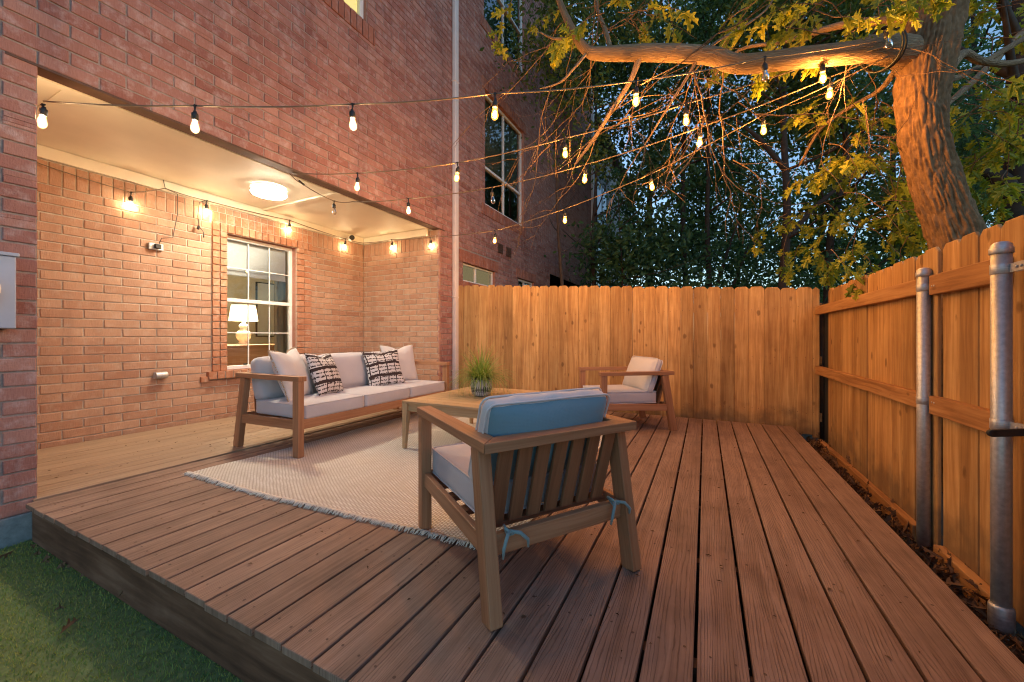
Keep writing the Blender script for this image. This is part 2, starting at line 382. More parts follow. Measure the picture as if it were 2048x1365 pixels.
# pattern pillow
pm=Mt('brushed_check_cloth'); uv=pm.coord('UV')
dn=pm.noise(pm.map(uv,(9,9,1)),1.,3); dn2=pm.noise(pm.map(uv,(24,3.2,1)),1.,3,.6)
def band(axis,k,w,wob,scale):
    sx=pm.n('SeparateXYZ',{0:uv}).outputs[axis]
    v=pm.math('ADD',pm.math('MULTIPLY',sx,k),pm.math('MULTIPLY',pm.noise(pm.map(uv,scale),1.,3,.6),wob))
    fr=pm.math('FRACT',v); d=pm.math('ABSOLUTE',pm.math('SUBTRACT',fr,.5))
    return pm.math('LESS_THAN',d,w)
b1=band(1,11,.17,1.1,(16,5,1)); b1=pm.math('MULTIPLY',b1,pm.math('GREATER_THAN',pm.noise(pm.map(uv,(26,16,1)),1.,2),.46))
b2=band(1,3.1,.11,.35,(5,3,1)); b3=band(0,4.2,.055,.3,(4,6,1))
bb=pm.math('MAXIMUM',b1,pm.math('MAXIMUM',b2,b3))
pm.bsdf(pm.mix(bb,(.60,.57,.56,1),(.045,.03,.03,1)),.9,pm.bump(pm.noise(uv,60,3),.003,.4),0,.2); MT['pattern']=pm.m
# rug
rm=Mt('woven_rug'); uv=rm.coord('UV')
ck=rm.n('TexBrick',{'Vector':uv,'Color1':(.80,.77,.71,1),'Color2':(.73,.69,.62,1),'Mortar':(.46,.39,.31,1),'Scale':1.,'Mortar Size':.0035,'Mortar Smooth':.6,'Brick Width':.021,'Row Height':.017},offset=.5)
rn=rm.noise(rm.coord(),5,4)
rc=rm.mix(rm.ramp(rn,[(.35,(.25,.25,.25)),(.65,(0,0,0))]),ck.outputs[0],rm.mix(1.,ck.outputs[0],(.8,.76,.72,1),'MULTIPLY'))
rm.bsdf(rc,.95,rm.bump(rm.math('ADD',rm.math('MULTIPLY',ck.outputs['Fac'],-1.),rm.math('MULTIPLY',rm.noise(rm.coord(),200,2),.5)),.004,.8),0,.15); MT['rug']=rm.m
MT['rugfringe']=m_fabric('rug_fringe_yarn',(.74,.67,.57))

# ================================================================== GROUND
gb=MB(); gb.face([(-80,-60,-.235),(80,-60,-.235),(80,140,-.235),(-80,140,-.235)])
ground=tag(gb.build('ground',MT['soil']),kind='structure')

# ================================================================== DECK
deck=bpy.data.objects.new('deck',None); COL.objects.link(deck); tag(deck,kind='structure')
db=MB(); T=.026
DX0,DX1,DY0,DY1=-3.47,.835,.762,5.02
NB=30; pit=(DX1-DX0)/NB; gap=.0105
def board(x0,x1,y0,y1):
    db.box((x0,y0,-T+rng.uniform(-.0008,.0004)),(x1,y1,rng.uniform(-.0009,.0006)),1)
for i in range(NB):
    board(DX0+i*pit+gap/2,DX0+(i+1)*pit-gap/2,DY0+rng.uniform(-.004,.006),DY1+rng.uniform(-.012,.004))
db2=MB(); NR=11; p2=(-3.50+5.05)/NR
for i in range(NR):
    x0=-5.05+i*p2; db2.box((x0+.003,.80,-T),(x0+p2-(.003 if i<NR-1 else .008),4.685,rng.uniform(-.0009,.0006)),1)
db.build('deck_board',MT['deck'],deck,bevel=.003)
db2.build('lamp_tinted_board',MT['deck_lamp_tint'],deck,bevel=.003)
fb=MB()
fb.box((DX0+.01,DY0+.022,-.225),(DX1-.02,DY0+.06,-.031),0)
fb.build('fascia_board',MT['fascia'],deck,bevel=.004)
jb=MB()
for y in (1.3,1.9,2.5,3.1,3.7,4.3,4.9): jb.box((-3.45,y-.02,-.2),(DX1-.05,y+.02,-.034),0)
jb.box((DX1-.05,DY0+.07,-.2),(DX1-.012,DY1-.03,-.034),1)
jb.box((DX0+.02,DY1-.07,-.2),(DX1-.06,DY1-.035,-.034),0)
jb.build('joist',MT['fascia'],deck)
sb=MB()
for i in range(NB):
    for y in (.83,1.3,1.9,2.5,3.1,3.7,4.3,4.9):
        for fx in (.24,.76):
            x=DX0+(i+fx)*pit+rng.uniform(-.006,.006); yy=y+rng.uniform(-.015,.015); r=rng.uniform(.0036,.0056)
            sb.face([(x+r*math.cos(a*math.pi/4),yy+r*math.sin(a*math.pi/4),.0013) for a in range(8)])
tag(sb.build('screw',MT['lintel'],deck),kind='stuff')
# crumbs and flakes lying on the deck
lb=MB()
for k in range(420):
    x=rng.uniform(DX0+.1,DX1-.05); y=rng.uniform(.85,3.9)
    if rng.random()<.25: x=rng.uniform(-4.9,-3.6); y=rng.uniform(.9,3.)
    if -3.4<x<-.7 and 1.35<y<4.5 and rng.random()<.85: continue
    a=rng.uniform(0,6.3); l=rng.uniform(.004,.013); w=l*rng.uniform(.25,.6); z=.003
    ca,sa=math.cos(a),math.sin(a)
    lb.face([(x+ca*l,y+sa*l,z),(x-sa*w,y+ca*w,z+.004),(x-ca*l,y-sa*l,z+.001),(x+sa*w,y-ca*w,z+.003)])
tag(lb.build('leaf_crumbs',MT['deadleaf']),'tiny brown leaf crumbs scattered over the deck boards','debris',kind='stuff')

# ================================================================== TURF
N=110000
gx=nrg.uniform(-4.6,.5,N); gy=nrg.uniform(-.35,.81,N)
keep=~((gx<-3.5)&(gy>.86)); gx=gx[keep]; gy=gy[keep]; N=len(gx)
ht=nrg.uniform(.010,.022,N); an=nrg.uniform(0,6.283,N); wd=nrg.uniform(.0014,.0028,N)
ln=nrg.uniform(.2,1.1,N)*ht; la=an+nrg.uniform(-.8,.8,N)+1.57
z0=np.full(N,-.236)
A=np.stack([gx-np.cos(an)*wd,gy-np.sin(an)*wd,z0],1); B=np.stack([gx+np.cos(an)*wd,gy+np.sin(an)*wd,z0],1)
Cc=np.stack([gx+np.cos(la)*ln,gy+np.sin(la)*ln,z0+ht],1)
V=np.stack([A,B,Cc],1).reshape(-1,3); Fc=np.arange(3*N).reshape(-1,3)
tag(nploop('grass',V,Fc,MT['grassblade']),'short green artificial turf beside the deck edge','grass',kind='stuff')
lawn=MB(); lawn.face([(-6,-3,-.231),(1.2,-3,-.231),(1.2,.79,-.231),(-6,.79,-.231)])
tag(lawn.build('lawn_base',m_plain('turf_backing',(.15,.20,.07),.95,var=.4,nscale=40)),kind='structure')

# lobed leaf outline, used for oak leaves and fallen leaves (unit length along +y)
def lobed():
    half=[(0,0),(.025,.16),(.10,.20),(.20,.30),(.09,.34),(.07,.42),(.24,.50),(.33,.62),(.12,.60),(.08,.68),(.20,.80),(.17,.88),(.06,.86),(0,1.)]
    return half+[(-x,y) for x,y in reversed(half[1:-1])]
LOB=np.array(lobed())
def leaf_cloud(name, P, size, mat, parent, lobes=False, droop=.5, seed=1, face=None, off=(0,0,0), dirs=None):
    """P: n x 3 leaf base points; each leaf a folded polygon"""
    rg=np.random.default_rng(seed); n=len(P); P=P-np.array(off)
    sz=rg.uniform(size*.65,size*1.25,n)
    d=rg.normal(size=(n,3)); d[:,2]-=droop; d/=np.linalg.norm(d,axis=1)[:,None]
    r=rg.normal(size=(n,3)); r[:,2]*=.5
    if dirs is not None: d=dirs.copy(); r=r*.45+np.array([0,0,1.])
    x=np.cross(d,r); x/=np.linalg.norm(x,axis=1)[:,None]; nn=np.cross(x,d)
    if lobes: tp=LOB
    else: tp=np.array([(0,0),(.22,.3),(.26,.55),(0,1.),(-.26,.55),(-.22,.3)])
    k=len(tp); q=np.abs(tp[:,0])
    V=(P[:,None,:]+sz[:,None,None]*(tp[None,:,0,None]*x[:,None,:]+tp[None,:,1,None]*d[:,None,:]+(.45*q-.35*tp[:,1]**2)[None,:,None]*nn[:,None,:])).reshape(-1,3)
    m=k//2
    # fold into two halves along the midrib: one ngon each
    i0=np.arange(0,m+1); i1=np.r_[m:k,0]
    base=(np.arange(n)*k)[:,None]
    F=np.concatenate([base+i0[None,:],base+i1[None,:]],0)
    return nploop(name,V,F,mat,parent)

# leaf litter along the right fence, and a few at the pillar foot
P=[]
for k in range(1500):
    y=rng.uniform(1.2,5.1); x=rng.uniform(.845,1.06); P.append((x,y,-.2+rng.uniform(0,.10)*(.4+.6*abs(x-.95)/.1)))
lit=leaf_cloud('leaf_litter',np.array(P),.075,MT['deadleaf'],None,True,.0,5)
tag(lit,'dry brown leaves heaped between deck edge and right fence','leaf litter',kind='stuff')
litb=MB()
for i in range(26):
    y0=1.0+i*.165; y1=y0+.165
    def hz(y): return -.20+.05*noise.noise(Vector((y*2.1,0,3)))
    litb.face([(.82,y0,-.225),(.94,y0,hz(y0)),(.94,y1,hz(y1)),(.82,y1,-.225)]); litb.face([(.94,y0,hz(y0)),(1.12,y0,-.17),(1.12,y1,-.17),(.94,y1,hz(y1))])
tag(litb.build('soil_strip',MT['soil']),kind='structure')
fl=[(60,1088),(78,1098),(96,1106),(120,1122),(165,1140),(235,1197),(118,1204),(283,1216),(160,1237),(30,1100)]
lab=['curled brown leaf at the foot of the brick pillar','brown leaf second from the pillar under the deck corner','dark leaf third from the pillar beside the fascia','broad dead leaf lying a little way along the fascia','dead leaf in the shade midway along the visible fascia','pale brown leaf standing by the deck fascia','reddish dead leaf lying alone out on the turf','dead leaf by the fascia nearest the bottom of the photo','thin tan leaf out on the sunlit edge of the turf','brown leaf under the corner of the concrete foundation']
for (px,py),l in zip(fl,lab):
    p=at(px,py,z=-.2); o=leaf_cloud('fallen_leaf',np.array([p]),.09,MT['deadleaf'],None,True,.0,int(px))
    tag(o,l,'leaf','fallen leaves on the turf')

# ================================================================== HOUSE
house=thing('brick_house','three storey red brick townhouse with recessed patio and white downspout','house',(0,0,0))
BL,BH,MO=.263,.082,.010
def clip(s0,s1,cuts):
    iv=[(s0,s1)]
    for a,b in cuts:
        nv=[]
        for p,q in iv:
            if b<=p or a>=q: nv.append((p,q)); continue
            if a>p: nv.append((p,a))
            if b<q: nv.append((b,q))
        iv=nv
    return iv
def bricks(mb, O, sd, nd, s0, s1, z0, z1, openings=(), L=BL, H=BH, mi=0, bond=True, proud=0., first=0., dep=.03):
    O=Vector(O); sd=Vector(sd); nd=Vector(nd); up=Vector((0,0,1)); row=0; z=z0
    cwise=sd.cross(up).dot(nd)>0
    while z<z1-.012:
        ztop=min(z+H-MO,z1)
        br_=sorted({z,ztop,*[v for o in openings for v in o[2:] if z+.012<v<ztop-.012]})
        for z_,zt,a,b in [(p,q,a,b) for p,q in zip(br_,br_[1:]) for a,b in clip(s0,s1,[(o[0],o[1]) for o in openings if o[3]>p+.013 and o[2]<q-.013])]:
            s=math.floor((a-first)/L)*L+first-(L*.5 if (bond and row%2) else 0)
            while s<b:
                p=max(s+MO/2,a if s<a else s+MO/2); q=min(s+L-MO/2,b)
                if q-p>.018:
                    j=proud+rng.uniform(-.0022,.0022); jz=rng.uniform(-.0012,.0012)
                    t=[rng.uniform(-.0012,.0012) for _ in range(4)]
                    cs=[(p,z_+jz),(q,z_+jz),(q,zt+jz),(p,zt+jz)]; e=.0035
                    u_=lambda: rng.uniform(-.0016,.0016)
                    ci=[(p+e,z_+jz+e),(q-e,z_+jz+e),(q-e,zt+jz-e),(p+e,zt+jz-e)]
                    fr=[O+sd*(x+u_())+up*(y+u_())+nd*(j+tt) for (x,y),tt in zip(ci,t)]
                    md=[O+sd*(x+u_())+up*(y+u_())+nd*(j+tt-e*.8) for (x,y),tt in zip(cs,t)]
                    bk=[O+sd*x+up*y+nd*(j-dep) for x,y in cs]
                    b0=len(mb.v); mb.v.extend([tuple(v) for v in fr+md+bk])
                    fs=[(0,1,2,3)]+[(k,4+k,4+(k+1)%4,(k+1)%4) for k in range(4)]+[(4+k,8+k,8+(k+1)%4,4+(k+1)%4) for k in range(4)]
                    for f_ in fs:
                        f_=tuple(b0+i for i in f_)
                        if not cwise: f_=f_[::-1]
                        mb.f.append(f_); mb.uv.extend([(0,0)]*len(f_)); mb.mi.append(mi); mb.sm.append(False)
                s+=L
        z+=H; row+=1
def mortar(mb,O,sd,nd,s0,s1,z0,z1,openings,mi=1,back=.008):
    O=Vector(O)-Vector(nd)*back; sd=Vector(sd)
    ss=sorted({s0,s1,*[min(max(v,s0),s1) for o in openings for v in o[:2]]}); zz=sorted({z0,z1,*[min(max(v,z0),z1) for o in openings for v in o[2:]]})
    for a,b in zip(ss,ss[1:]):
        for c,d in zip(zz,zz[1:]):
            if any(o[0]-1e-6<=a and b<=o[1]+1e-6 and o[2]-1e-6<=c and d<=o[3]+1e-6 for o in openings): continue
            P_=[O+sd*a+Vector((0,0,c)),O+sd*b+Vector((0,0,c)),O+sd*b+Vector((0,0,d)),O+sd*a+Vector((0,0,d))]
            mb.face(P_,[(0,0)]*4,mi)
XF,XB=-3.52,-5.06
REC=(.818,4.69,-.5,2.555)
W1=(6.03,7.68,3.32,5.37); W5=(6.0,7.72,6.62,8.7); W4=(1.70,3.31,4.60,6.3); W2=(5.32,6.40,1.86,2.165); W3=(7.42,8.25,1.62,2.19); GAR=(9.28,11.93,-.5,2.55)
OPS=[REC,W1,W5,W4,W2,W3,GAR]
wb=MB(); Y=(0,1,0); X=(1,0,0); Z=Vector((0,0,1))
# soldier rows and sills are laid in their own courses, so the running bond leaves room for them
def around(w,sill=True,top=.21):
    r=[]
    if sill: r.append((w[0]-.12,w[1]+.12,w[2]-.20,w[2]))
    r.append((w[0]-.12,w[1]+.12,w[3],w[3]+top)); return r
EXT=[]
for w in (W1,W5,W4,W2,W3): EXT+=around(w,w is not W3)
Z0=-.067
bricks(wb,(XF,0,0),Y,X,-2.2,13.4,Z0,9.6,OPS+EXT,first=.818)
mortar(wb,(XF,0,0),Y,X,-2.2,13.4,Z0,9.6,OPS)
for s in EXT: bricks(wb,(XF,0,0),Y,X,s[0],s[1],s[2]+.003,s[3],(),L=.083,H=.2,mi=2,bond=False,proud=.012,first=s[0])
# pillar and corner returns (faces of the opening)
bricks(wb,(0,.815,0),(-1,0,0),(0,1,0),3.53,5.06,Z0,2.555,(),first=3.53)
mortar(wb,(0,.815,0),(-1,0,0),(0,1,0),3.525,5.06,Z0,2.555,())
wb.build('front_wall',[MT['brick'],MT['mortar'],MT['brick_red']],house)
# recess walls
rb=MB(); WR=(2.63,3.50,.555,2.17)
SOL=2.262
sur=[(2.47,2.63,.555,2.17),(3.50,3.735,.555,2.17),(2.47,3.735,2.17,2.40),(2.42,3.79,.465,.555)]
bricks(rb,(XB,0,0),Y,X,.83,4.69,-.03,SOL-.008,[WR]+sur,first=1.186,mi=0)
mortar(rb,(XB,0,0),Y,X,.80,4.70,-.1,2.6,[WR])
bricks(rb,(XB,0,0),Y,X,.83,4.69,SOL,2.46,[sur[2]],L=.0815,H=.205,bond=False,first=.83)
SN=(0,-1,0)
bricks(rb,(0,4.69,0),(1,0,0),SN,-5.06,-3.52,-.03,SOL-.008,(),first=-5.0)
bricks(rb,(0,4.69,0),(1,0,0),SN,-5.06,-3.52,SOL,2.46,(),L=.0815,H=.205,bond=False,first=-5.06)
bricks(rb,(0,4.69,0),(1,0,0),SN,-3.72,-3.52,2.46,2.55,(),first=-5.0)
mortar(rb,(0,4.69,0),(1,0,0),SN,-5.06,-3.53,-.1,2.6,())
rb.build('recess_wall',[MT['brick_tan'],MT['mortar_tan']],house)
# window surround, proud of the wall
sbk=MB()
for k in range(2): bricks(sbk,(XB,0,0),Y,X,2.47+.08*k,2.55+.08*k,.555,2.175,(),L=.08,H=.082,bond=False,proud=.028,first=2.47+.08*k,dep=.05)
for k in range(2): bricks(sbk,(XB,0,0),Y,X,3.50+.117*k,3.617+.117*k,.555,2.175,(),L=.117,H=.082,bond=False,proud=.028-.014*k,first=3.50+.117*k,dep=.05)
bricks(sbk,(XB,0,0),Y,X,2.47,3.735,2.177,2.285,(),L=.08,H=.108,bond=False,proud=.028,first=2.47,dep=.05)
bricks(sbk,(XB,0,0),Y,X,2.47,3.735,2.285,2.40,(),L=.08,H=.115,bond=False,proud=.014,first=2.47,dep=.05)
for a,b,c,d in ((2.472,2.629,.557,2.17),(3.501,3.733,.557,2.17),(2.472,3.733,2.171,2.398)):
    sbk.box((XB-.01,a,c),(XB+.006,b,d),1,mi=1)
sbk.build('window_surround',[MT['brick_or'],MT['mortar_tan']],house)
sl=MB(); bricks(sl,(XB,0,0),Y,X,2.42,3.79,.468,.553,(),L=.0855,H=.095,bond=False,proud=.055,first=2.42,dep=.1)
sl.box((XB-.01,2.43,.47),(XB+.045,3.78,.545),1,mi=1)
sl.box((XB-.01,2.36,.44),(XB+.03,2.44,.50),1)
sl.build('brick_sill',[MT['brick_or'],MT['mortar_tan']],house)
# foundation
fo=MB(); fo.box((-3.9,-2.2,-.4),(XF+.012,.80,Z0-.004),1); fo.build('foundation',MT['concrete'],house,bevel=.006)
# soffit and trims
so=MB()
so.box((XB-.1,.70,2.572),(XF-.03,4.75,2.62),1)
so.box((XB+.02,3.03,2.554),(XF-.05,3.085,2.573),0)       # batten over the seam
so.box((-3.76,.83,2.560),(-3.70,4.68,2.573),1)
so.box((XB+.02,.98,2.563),(XF-.05,1.0,2.573),0)
so.build('soffit',MT['cream'],house,bevel=.002)
tr=MB(); tr.box((XB+.002,.83,2.468),(XB+.03,4.66,2.571),1); tr.build('soffit_trim',MT['cream_t'],house,bevel=.003)
tr=MB(); tr.box((XB+.032,4.655,2.468),(-3.72,4.684,2.571),0)
tr.build('soffit_trim',MT['cream_t'],house,bevel=.012)
li=MB(); li.box((XF-.11,.70,2.538),(XF+.006,4.82,2.552),1); li.build('lintel',MT['lintel'],house)
# front openings: reveals
def reveal(w,x0,x1,mi=0):
    rv=MB()
    a,b,c,d=w
    for f_ in ([(x0,a,c),(x1,a,c),(x1,a,d),(x0,a,d)],[(x0,b,d),(x1,b,d),(x1,b,c),(x0,b,c)],[(x0,a,d),(x1,a,d),(x1,b,d),(x0,b,d)],[(x0,b,c),(x1,b,c),(x1,a,c),(x0,a,c)]): rv.face(f_,mi=mi)
    rv.build('window_reveal',[MT['brick_red']],house)
for w in (W1,W5,W4,W2,W3): reveal(w,XF-.12,XF-.004)
reveal(WR,XB-.16,XB-.004)
# back box of the dark patio further along
gb=MB()
for f_ in ([(-6,9.28,-.3),(-6,11.93,-.3),(-6,11.93,2.55),(-6,9.28,2.55)],[(XF-.01,9.28,-.3),(-6,9.28,-.3),(-6,9.28,2.55),(XF-.01,9.28,2.55)],[(-6,11.93,-.3),(XF-.01,11.93,-.3),(XF-.01,11.93,2.55),(-6,11.93,2.55)],[(XF-.01,9.28,2.545),(-6,9.28,2.545),(-6,11.93,2.545),(XF-.01,11.93,2.545)]): gb.face(f_)
gb.build('shaded_patio',MT['dark'],house)
# roof slab and backing so no light comes through
ro=MB(); ro.box((-12,-2.2,9.6),(XF+.25,13.4,9.8),1); ro.build('roof',MT['lintel'],house)
bk=MB()
bk.face([(XF-.2,-2.2,-.4),(XF-.2,-2.2,9.6),(-12,-2.2,9.6),(-12,-2.2,-.4)]); bk.face([(-12,-2.2,-.4),(-12,-2.2,9.6),(-12,13.4,9.6),(-12,13.4,-.4)])
bk.face([(XF-.01,13.4,-.4),(XF-.01,13.4,9.6),(-12,13.4,9.6),(-12,13.4,-.4)])
bk.face([(XF-.03,.70,2.63),(XF-.03,4.75,2.63),(-5.5,4.75,2.63),(-5.5,.70,2.63)])
bk.build('rear_wall',MT['mortar'],house)
# windows
def window(w,x,fw=.05,vert=(),horiz=(),mun=(),munh=(),glass='glass',fm='white',th=.05,sash=None):
    a,b,c,d=w; f=MB()
    f.box((x-th,a,c),(x,a+fw,d),2); f.box((x-th,b-fw,c),(x,b,d),2)
    f.box((x-th,a+fw,c),(x-.002,b-fw,c+fw),1); f.box((x-th,a+fw,d-fw),(x-.002,b-fw,d),1)
    for v in vert: f.box((x-th+.004,v-.02,c+fw),(x-.006,v+.02,d-fw),2)
    for h in horiz: f.box((x-th+.006,a+fw,h-.022),(x+.006,b-fw,h+.022),1)
    o=f.build('window',MT[fm],house,bevel=.003)
    if mun or munh:
        g_=MB()
        for v,c0,c1 in mun: g_.box((x-.034,v-.006,c0),(x-.022,v+.006,c1),2)
        for h in munh: g_.box((x-.0335,a+fw,h-.006),(x-.0225,b-fw,h+.006),1)
        g_.build('muntin',MT[fm],o)
    p=MB(); p.face([(x-.028,a+fw*.5,c+fw*.5),(x-.028,b-fw*.5,c+fw*.5),(x-.028,b-fw*.5,d-fw*.5),(x-.028,a+fw*.5,d-fw*.5)]); p.build('pane',MT[glass],o)
    return o
xw=XB-.075
y1,y2=2.63+.04+.79/3,2.63+.04+2*.79/3
win=window(WR,xw,.042,(),(1.395,),[(y1,.6,2.13),(y2,.6,2.13)],(1.795,1.0))
rsb=MB(); rsb.face([(xw-.07,2.66,1.72),(xw-.07,3.445,1.72),(xw-.07,3.445,2.16),(xw-.07,2.66,2.16)]); rsb.box((xw-.078,2.66,1.708),(xw-.062,3.445,1.724),1); rsb.build('roller_shade',MT['blindw'],win)
lt=MB(); lt.box((xw,2.86,.60),(xw+.01,2.90,.62),1); lt.build('latch',MT['black'],win)
w1=window(W1,XF-.05,.05,(6.86,),(4.02,),glass='glass_m',fm='lintel' if False else 'white')
bl=MB()
for i in range(33):
    z=4.05+i*.039; bl.face([(XF-.16,6.06,z),(XF-.16,7.65,z),(XF-.135,7.65,z+.028),(XF-.135,6.06,z+.028)])
bl.build('venetian_blind',MT['blind'],w1)
w5=window(W5,XF-.05,.05,(6.85,),(7.5,),glass='glass_m')
w4=window(W4,XF-.05,.05,(2.2,),(),[(2.9,4.62,6.3)],(4.95,),glass='glass')
cu=MB(); cu.face([(XF-.3,1.5,4.4),(XF-.3,3.5,4.4),(XF-.3,3.5,6.5),(XF-.3,1.5,6.5)]); cu.build('lit_curtain',MT['litroom'],w4)
w2=window(W2,XF-.05,.03,(5.80,),(),glass='glass')
cu=MB(); cu.face([(XF-.14,5.2,1.7),(XF-.14,6.5,1.7),(XF-.14,6.5,2.3),(XF-.14,5.2,2.3)]); cu.build('dim_blind',MT['dimroom'],w2)
w3=window(W3,XF-.05,.04,(7.83,),(),glass='glass_m')
dk=MB()
for w in (W1,W5,W3): dk.face([(XF-.5,w[0]-.3,w[2]-.3),(XF-.5,w[1]+.3,w[2]-.3),(XF-.5,w[1]+.3,w[3]+.3),(XF-.5,w[0]-.3,w[3]+.3)])
dk.build('unlit_room',MT['dark'],house)
# vents
for y in (6.60,6.95):
    v=MB(); v.box((XF-.02,y-.1,2.55),(XF+.014,y+.1,2.73),1)
    for k in range(4): v.box((XF+.014,y-.085,2.565+k*.042),(XF+.022,y+.085,2.585+k*.042),1)
    v.build('vent',MT['lintel'],house)
# downspout
ds=MB(); ds.box((XF+.012,5.0,-.2),(XF+.075,5.09,9.5),2); ds.box((XF+.006,4.99,1.55),(XF+.082,5.10,1.575),2); ds.box((XF+.006,4.99,4.9),(XF+.082,5.10,4.925),2); ds.box((XF+.006,4.99,.42),(XF+.08,5.10,.44),2)
ds.build('downspout',MT['downspout'],house,bevel=.008)
ds=MB(); ds.box((XF+.012,13.2,-.2),(XF+.10,13.32,9.5),2); ds.build('downspout',MT['downspout'],house,bevel=.008)
# room behind the recess window
rm_=MB(); X0,X1,Ya,Yb=-7.7,XB-.17,1.3,6.6
rm_.face([(X0,Ya,0),(X0,Yb,0),(X0,Yb,2.6),(X0,Ya,2.6)]); rm_.face([(X0,Yb,0),(X1,Yb,0),(X1,Yb,2.6),(X0,Yb,2.6)]); rm_.face([(X1,Ya,0),(X0,Ya,0),(X0,Ya,2.6),(X1,Ya,2.6)])
rm_.face([(X0,Ya,2.6),(X0,Yb,2.6),(X1,Yb,2.6),(X1,Ya,2.6)])
for a,b,c,d in ((Ya,2.62,0,2.6),(3.51,Yb,0,2.6),(2.62,3.51,0,.55),(2.62,3.51,2.18,2.6)): rm_.face([(X1,a,c),(X1,a,d),(X1,b,d),(X1,b,c)])
rm_.face([(X0,Ya,0),(X1,Ya,0),(X1,Yb,0),(X0,Yb,0)],mi=1)
rm_.build('room',[MT['wall_in'],MT['floor_in']],house)

# things in the room
lp=at(487,640,x=-6.3)
tl=thing('side_table','low wooden chest seen through the recess window under the lamp','table',(lp.x,lp.y,0)); tl['_w']=tuple(tl.location)
b=MB(); b.box((lp.x-.25,lp.y-.5,.06),(lp.x+.25,lp.y+.6,.80),1); b.build('cabinet',MT['teak'],tl,bevel=.01)
b=MB(); b.box((lp.x-.27,lp.y-.52,.80),(lp.x+.27,lp.y+.62,.83),1); b.build('top',MT['teak'],tl,bevel=.004)
lamp=thing('table_lamp','white ceramic gourd lamp with lit pale drum shade indoors','lamp',(lp.x,lp.y,.83)); lamp['_w']=tuple(lamp.location)
b=MB(); b.lathe([(.07,0),(.075,.02),(.05,.04),(.09,.10),(.10,.15),(.08,.20),(.04,.235),(.055,.26),(.06,.285),(.035,.31),(.014,.34),(.012,.42)],24,(lp.x,lp.y,.832)); b.build('base',MT['ceramic'],lamp)
b=MB(); b.lathe([(.19,.36),(.155,.60)],32,(lp.x,lp.y,.83),cap=False); b.build('lamp_shade',MT['shade_in'],lamp)
ld=bpy.data.lights.new('lamp_bulb','POINT'); ld.energy=105; ld.color=(1.,.83,.56); ld.shadow_soft_size=.04
lo=bpy.data.objects.new('lamp_bulb',ld); COL.objects.link(lo); lo.parent=lamp; lo.location=(0,0,.47)
pp=at(527,612,x=-7.66)
pf=thing('framed_picture','tall framed pale print on the wall of the room inside','picture',(pp.x,pp.y,0)); pf['_w']=tuple(pf.location)
b=MB(); b.box((-7.695,pp.y-.13,.95),(-7.665,pp.y+.22,2.0),2); b.build('frame',MT['black'],pf)
b=MB(); b.box((-7.666,pp.y-.11,.97),(-7.655,pp.y+.20,1.98),2); b.build('print',MT['blindw'],pf)
cp=at(562,650,x=-5.55)
b=MB(); pts=[(-5.50+.035*math.sin(i*.9)+.012*math.sin(i*2.3),cp.y-.13+i*.011) for i in range(52)]
for (x0,y0),(x1_,y1_) in zip(pts,pts[1:]): b.face([(x0,y0,.05),(x1_,y1_,.05),(x1_,y1_,2.45),(x0,y0,2.45)],sm=True)
o=b.build('curtain',MT['curtain']); tag(o,'grey green pleated curtain hanging inside the recess window','curtain')

# ------------------------------------------------------------------ neighbouring house further on
nh=thing('neighbour_house','pale grey brick house beyond the townhouse behind the sapling','house',(-3.6,17.5,-.2)); nh['_w']=tuple(nh.location)
nm=Mt('pale_brick'); co=nm.coord()
sw=nm.n('SeparateXYZ',{0:co}); cv=nm.n('CombineXYZ',{0:sw.outputs[1],1:sw.outputs[2],2:0.}).outputs[0]
bt=nm.n('TexBrick',{'Vector':cv,'Color1':(.36,.36,.38,1),'Color2':(.30,.29,.31,1),'Mortar':(.20,.19,.20,1),'Scale':1.,'Mortar Size':.008,'Brick Width':.263,'Row Height':.082})
nm.bsdf(bt.outputs[0],.9,nm.bump(bt.outputs['Fac'],-.006,.6),0,.2)
b=MB(); b.box((-9,13.45,-.235),(-3.62,22.,8.5),1); b.build('wall',nm.m,nh)
for y0,y1_,z0,z1 in ((14.2,16.2,2.2,4.4),(18.2,19.3,2.4,3.8),(14.3,16.1,5.2,6.9)):
    f=MB(); f.box((-3.63,y0,z0),(-3.58,y0+.07,z1),2); f.box((-3.63,y1_-.07,z0),(-3.58,y1_,z1),2); f.box((-3.63,y0,z1-.07),(-3.585,y1_,z1),1); f.box((-3.63,y0,z0),(-3.585,y1_,z0+.07),1); f.box((-3.63,(y0+y1_)/2-.03,z0),(-3.587,(y0+y1_)/2+.03,z1),2)
    w=f.build('window',MT['lintel'],nh)
    p=MB(); p.box((-3.66,y0+.05,z0+.05),(-3.60,y1_-.05,z1-.05),1); p.build('pane',m_plain('dark_reflecting_pane',(.02,.03,.04),.05,0,.9),w)
b=MB(); b.box((-9.3,13.45,8.5),(-3.3,22.3,8.7),1); b.build('roof',MT['lintel'],nh)

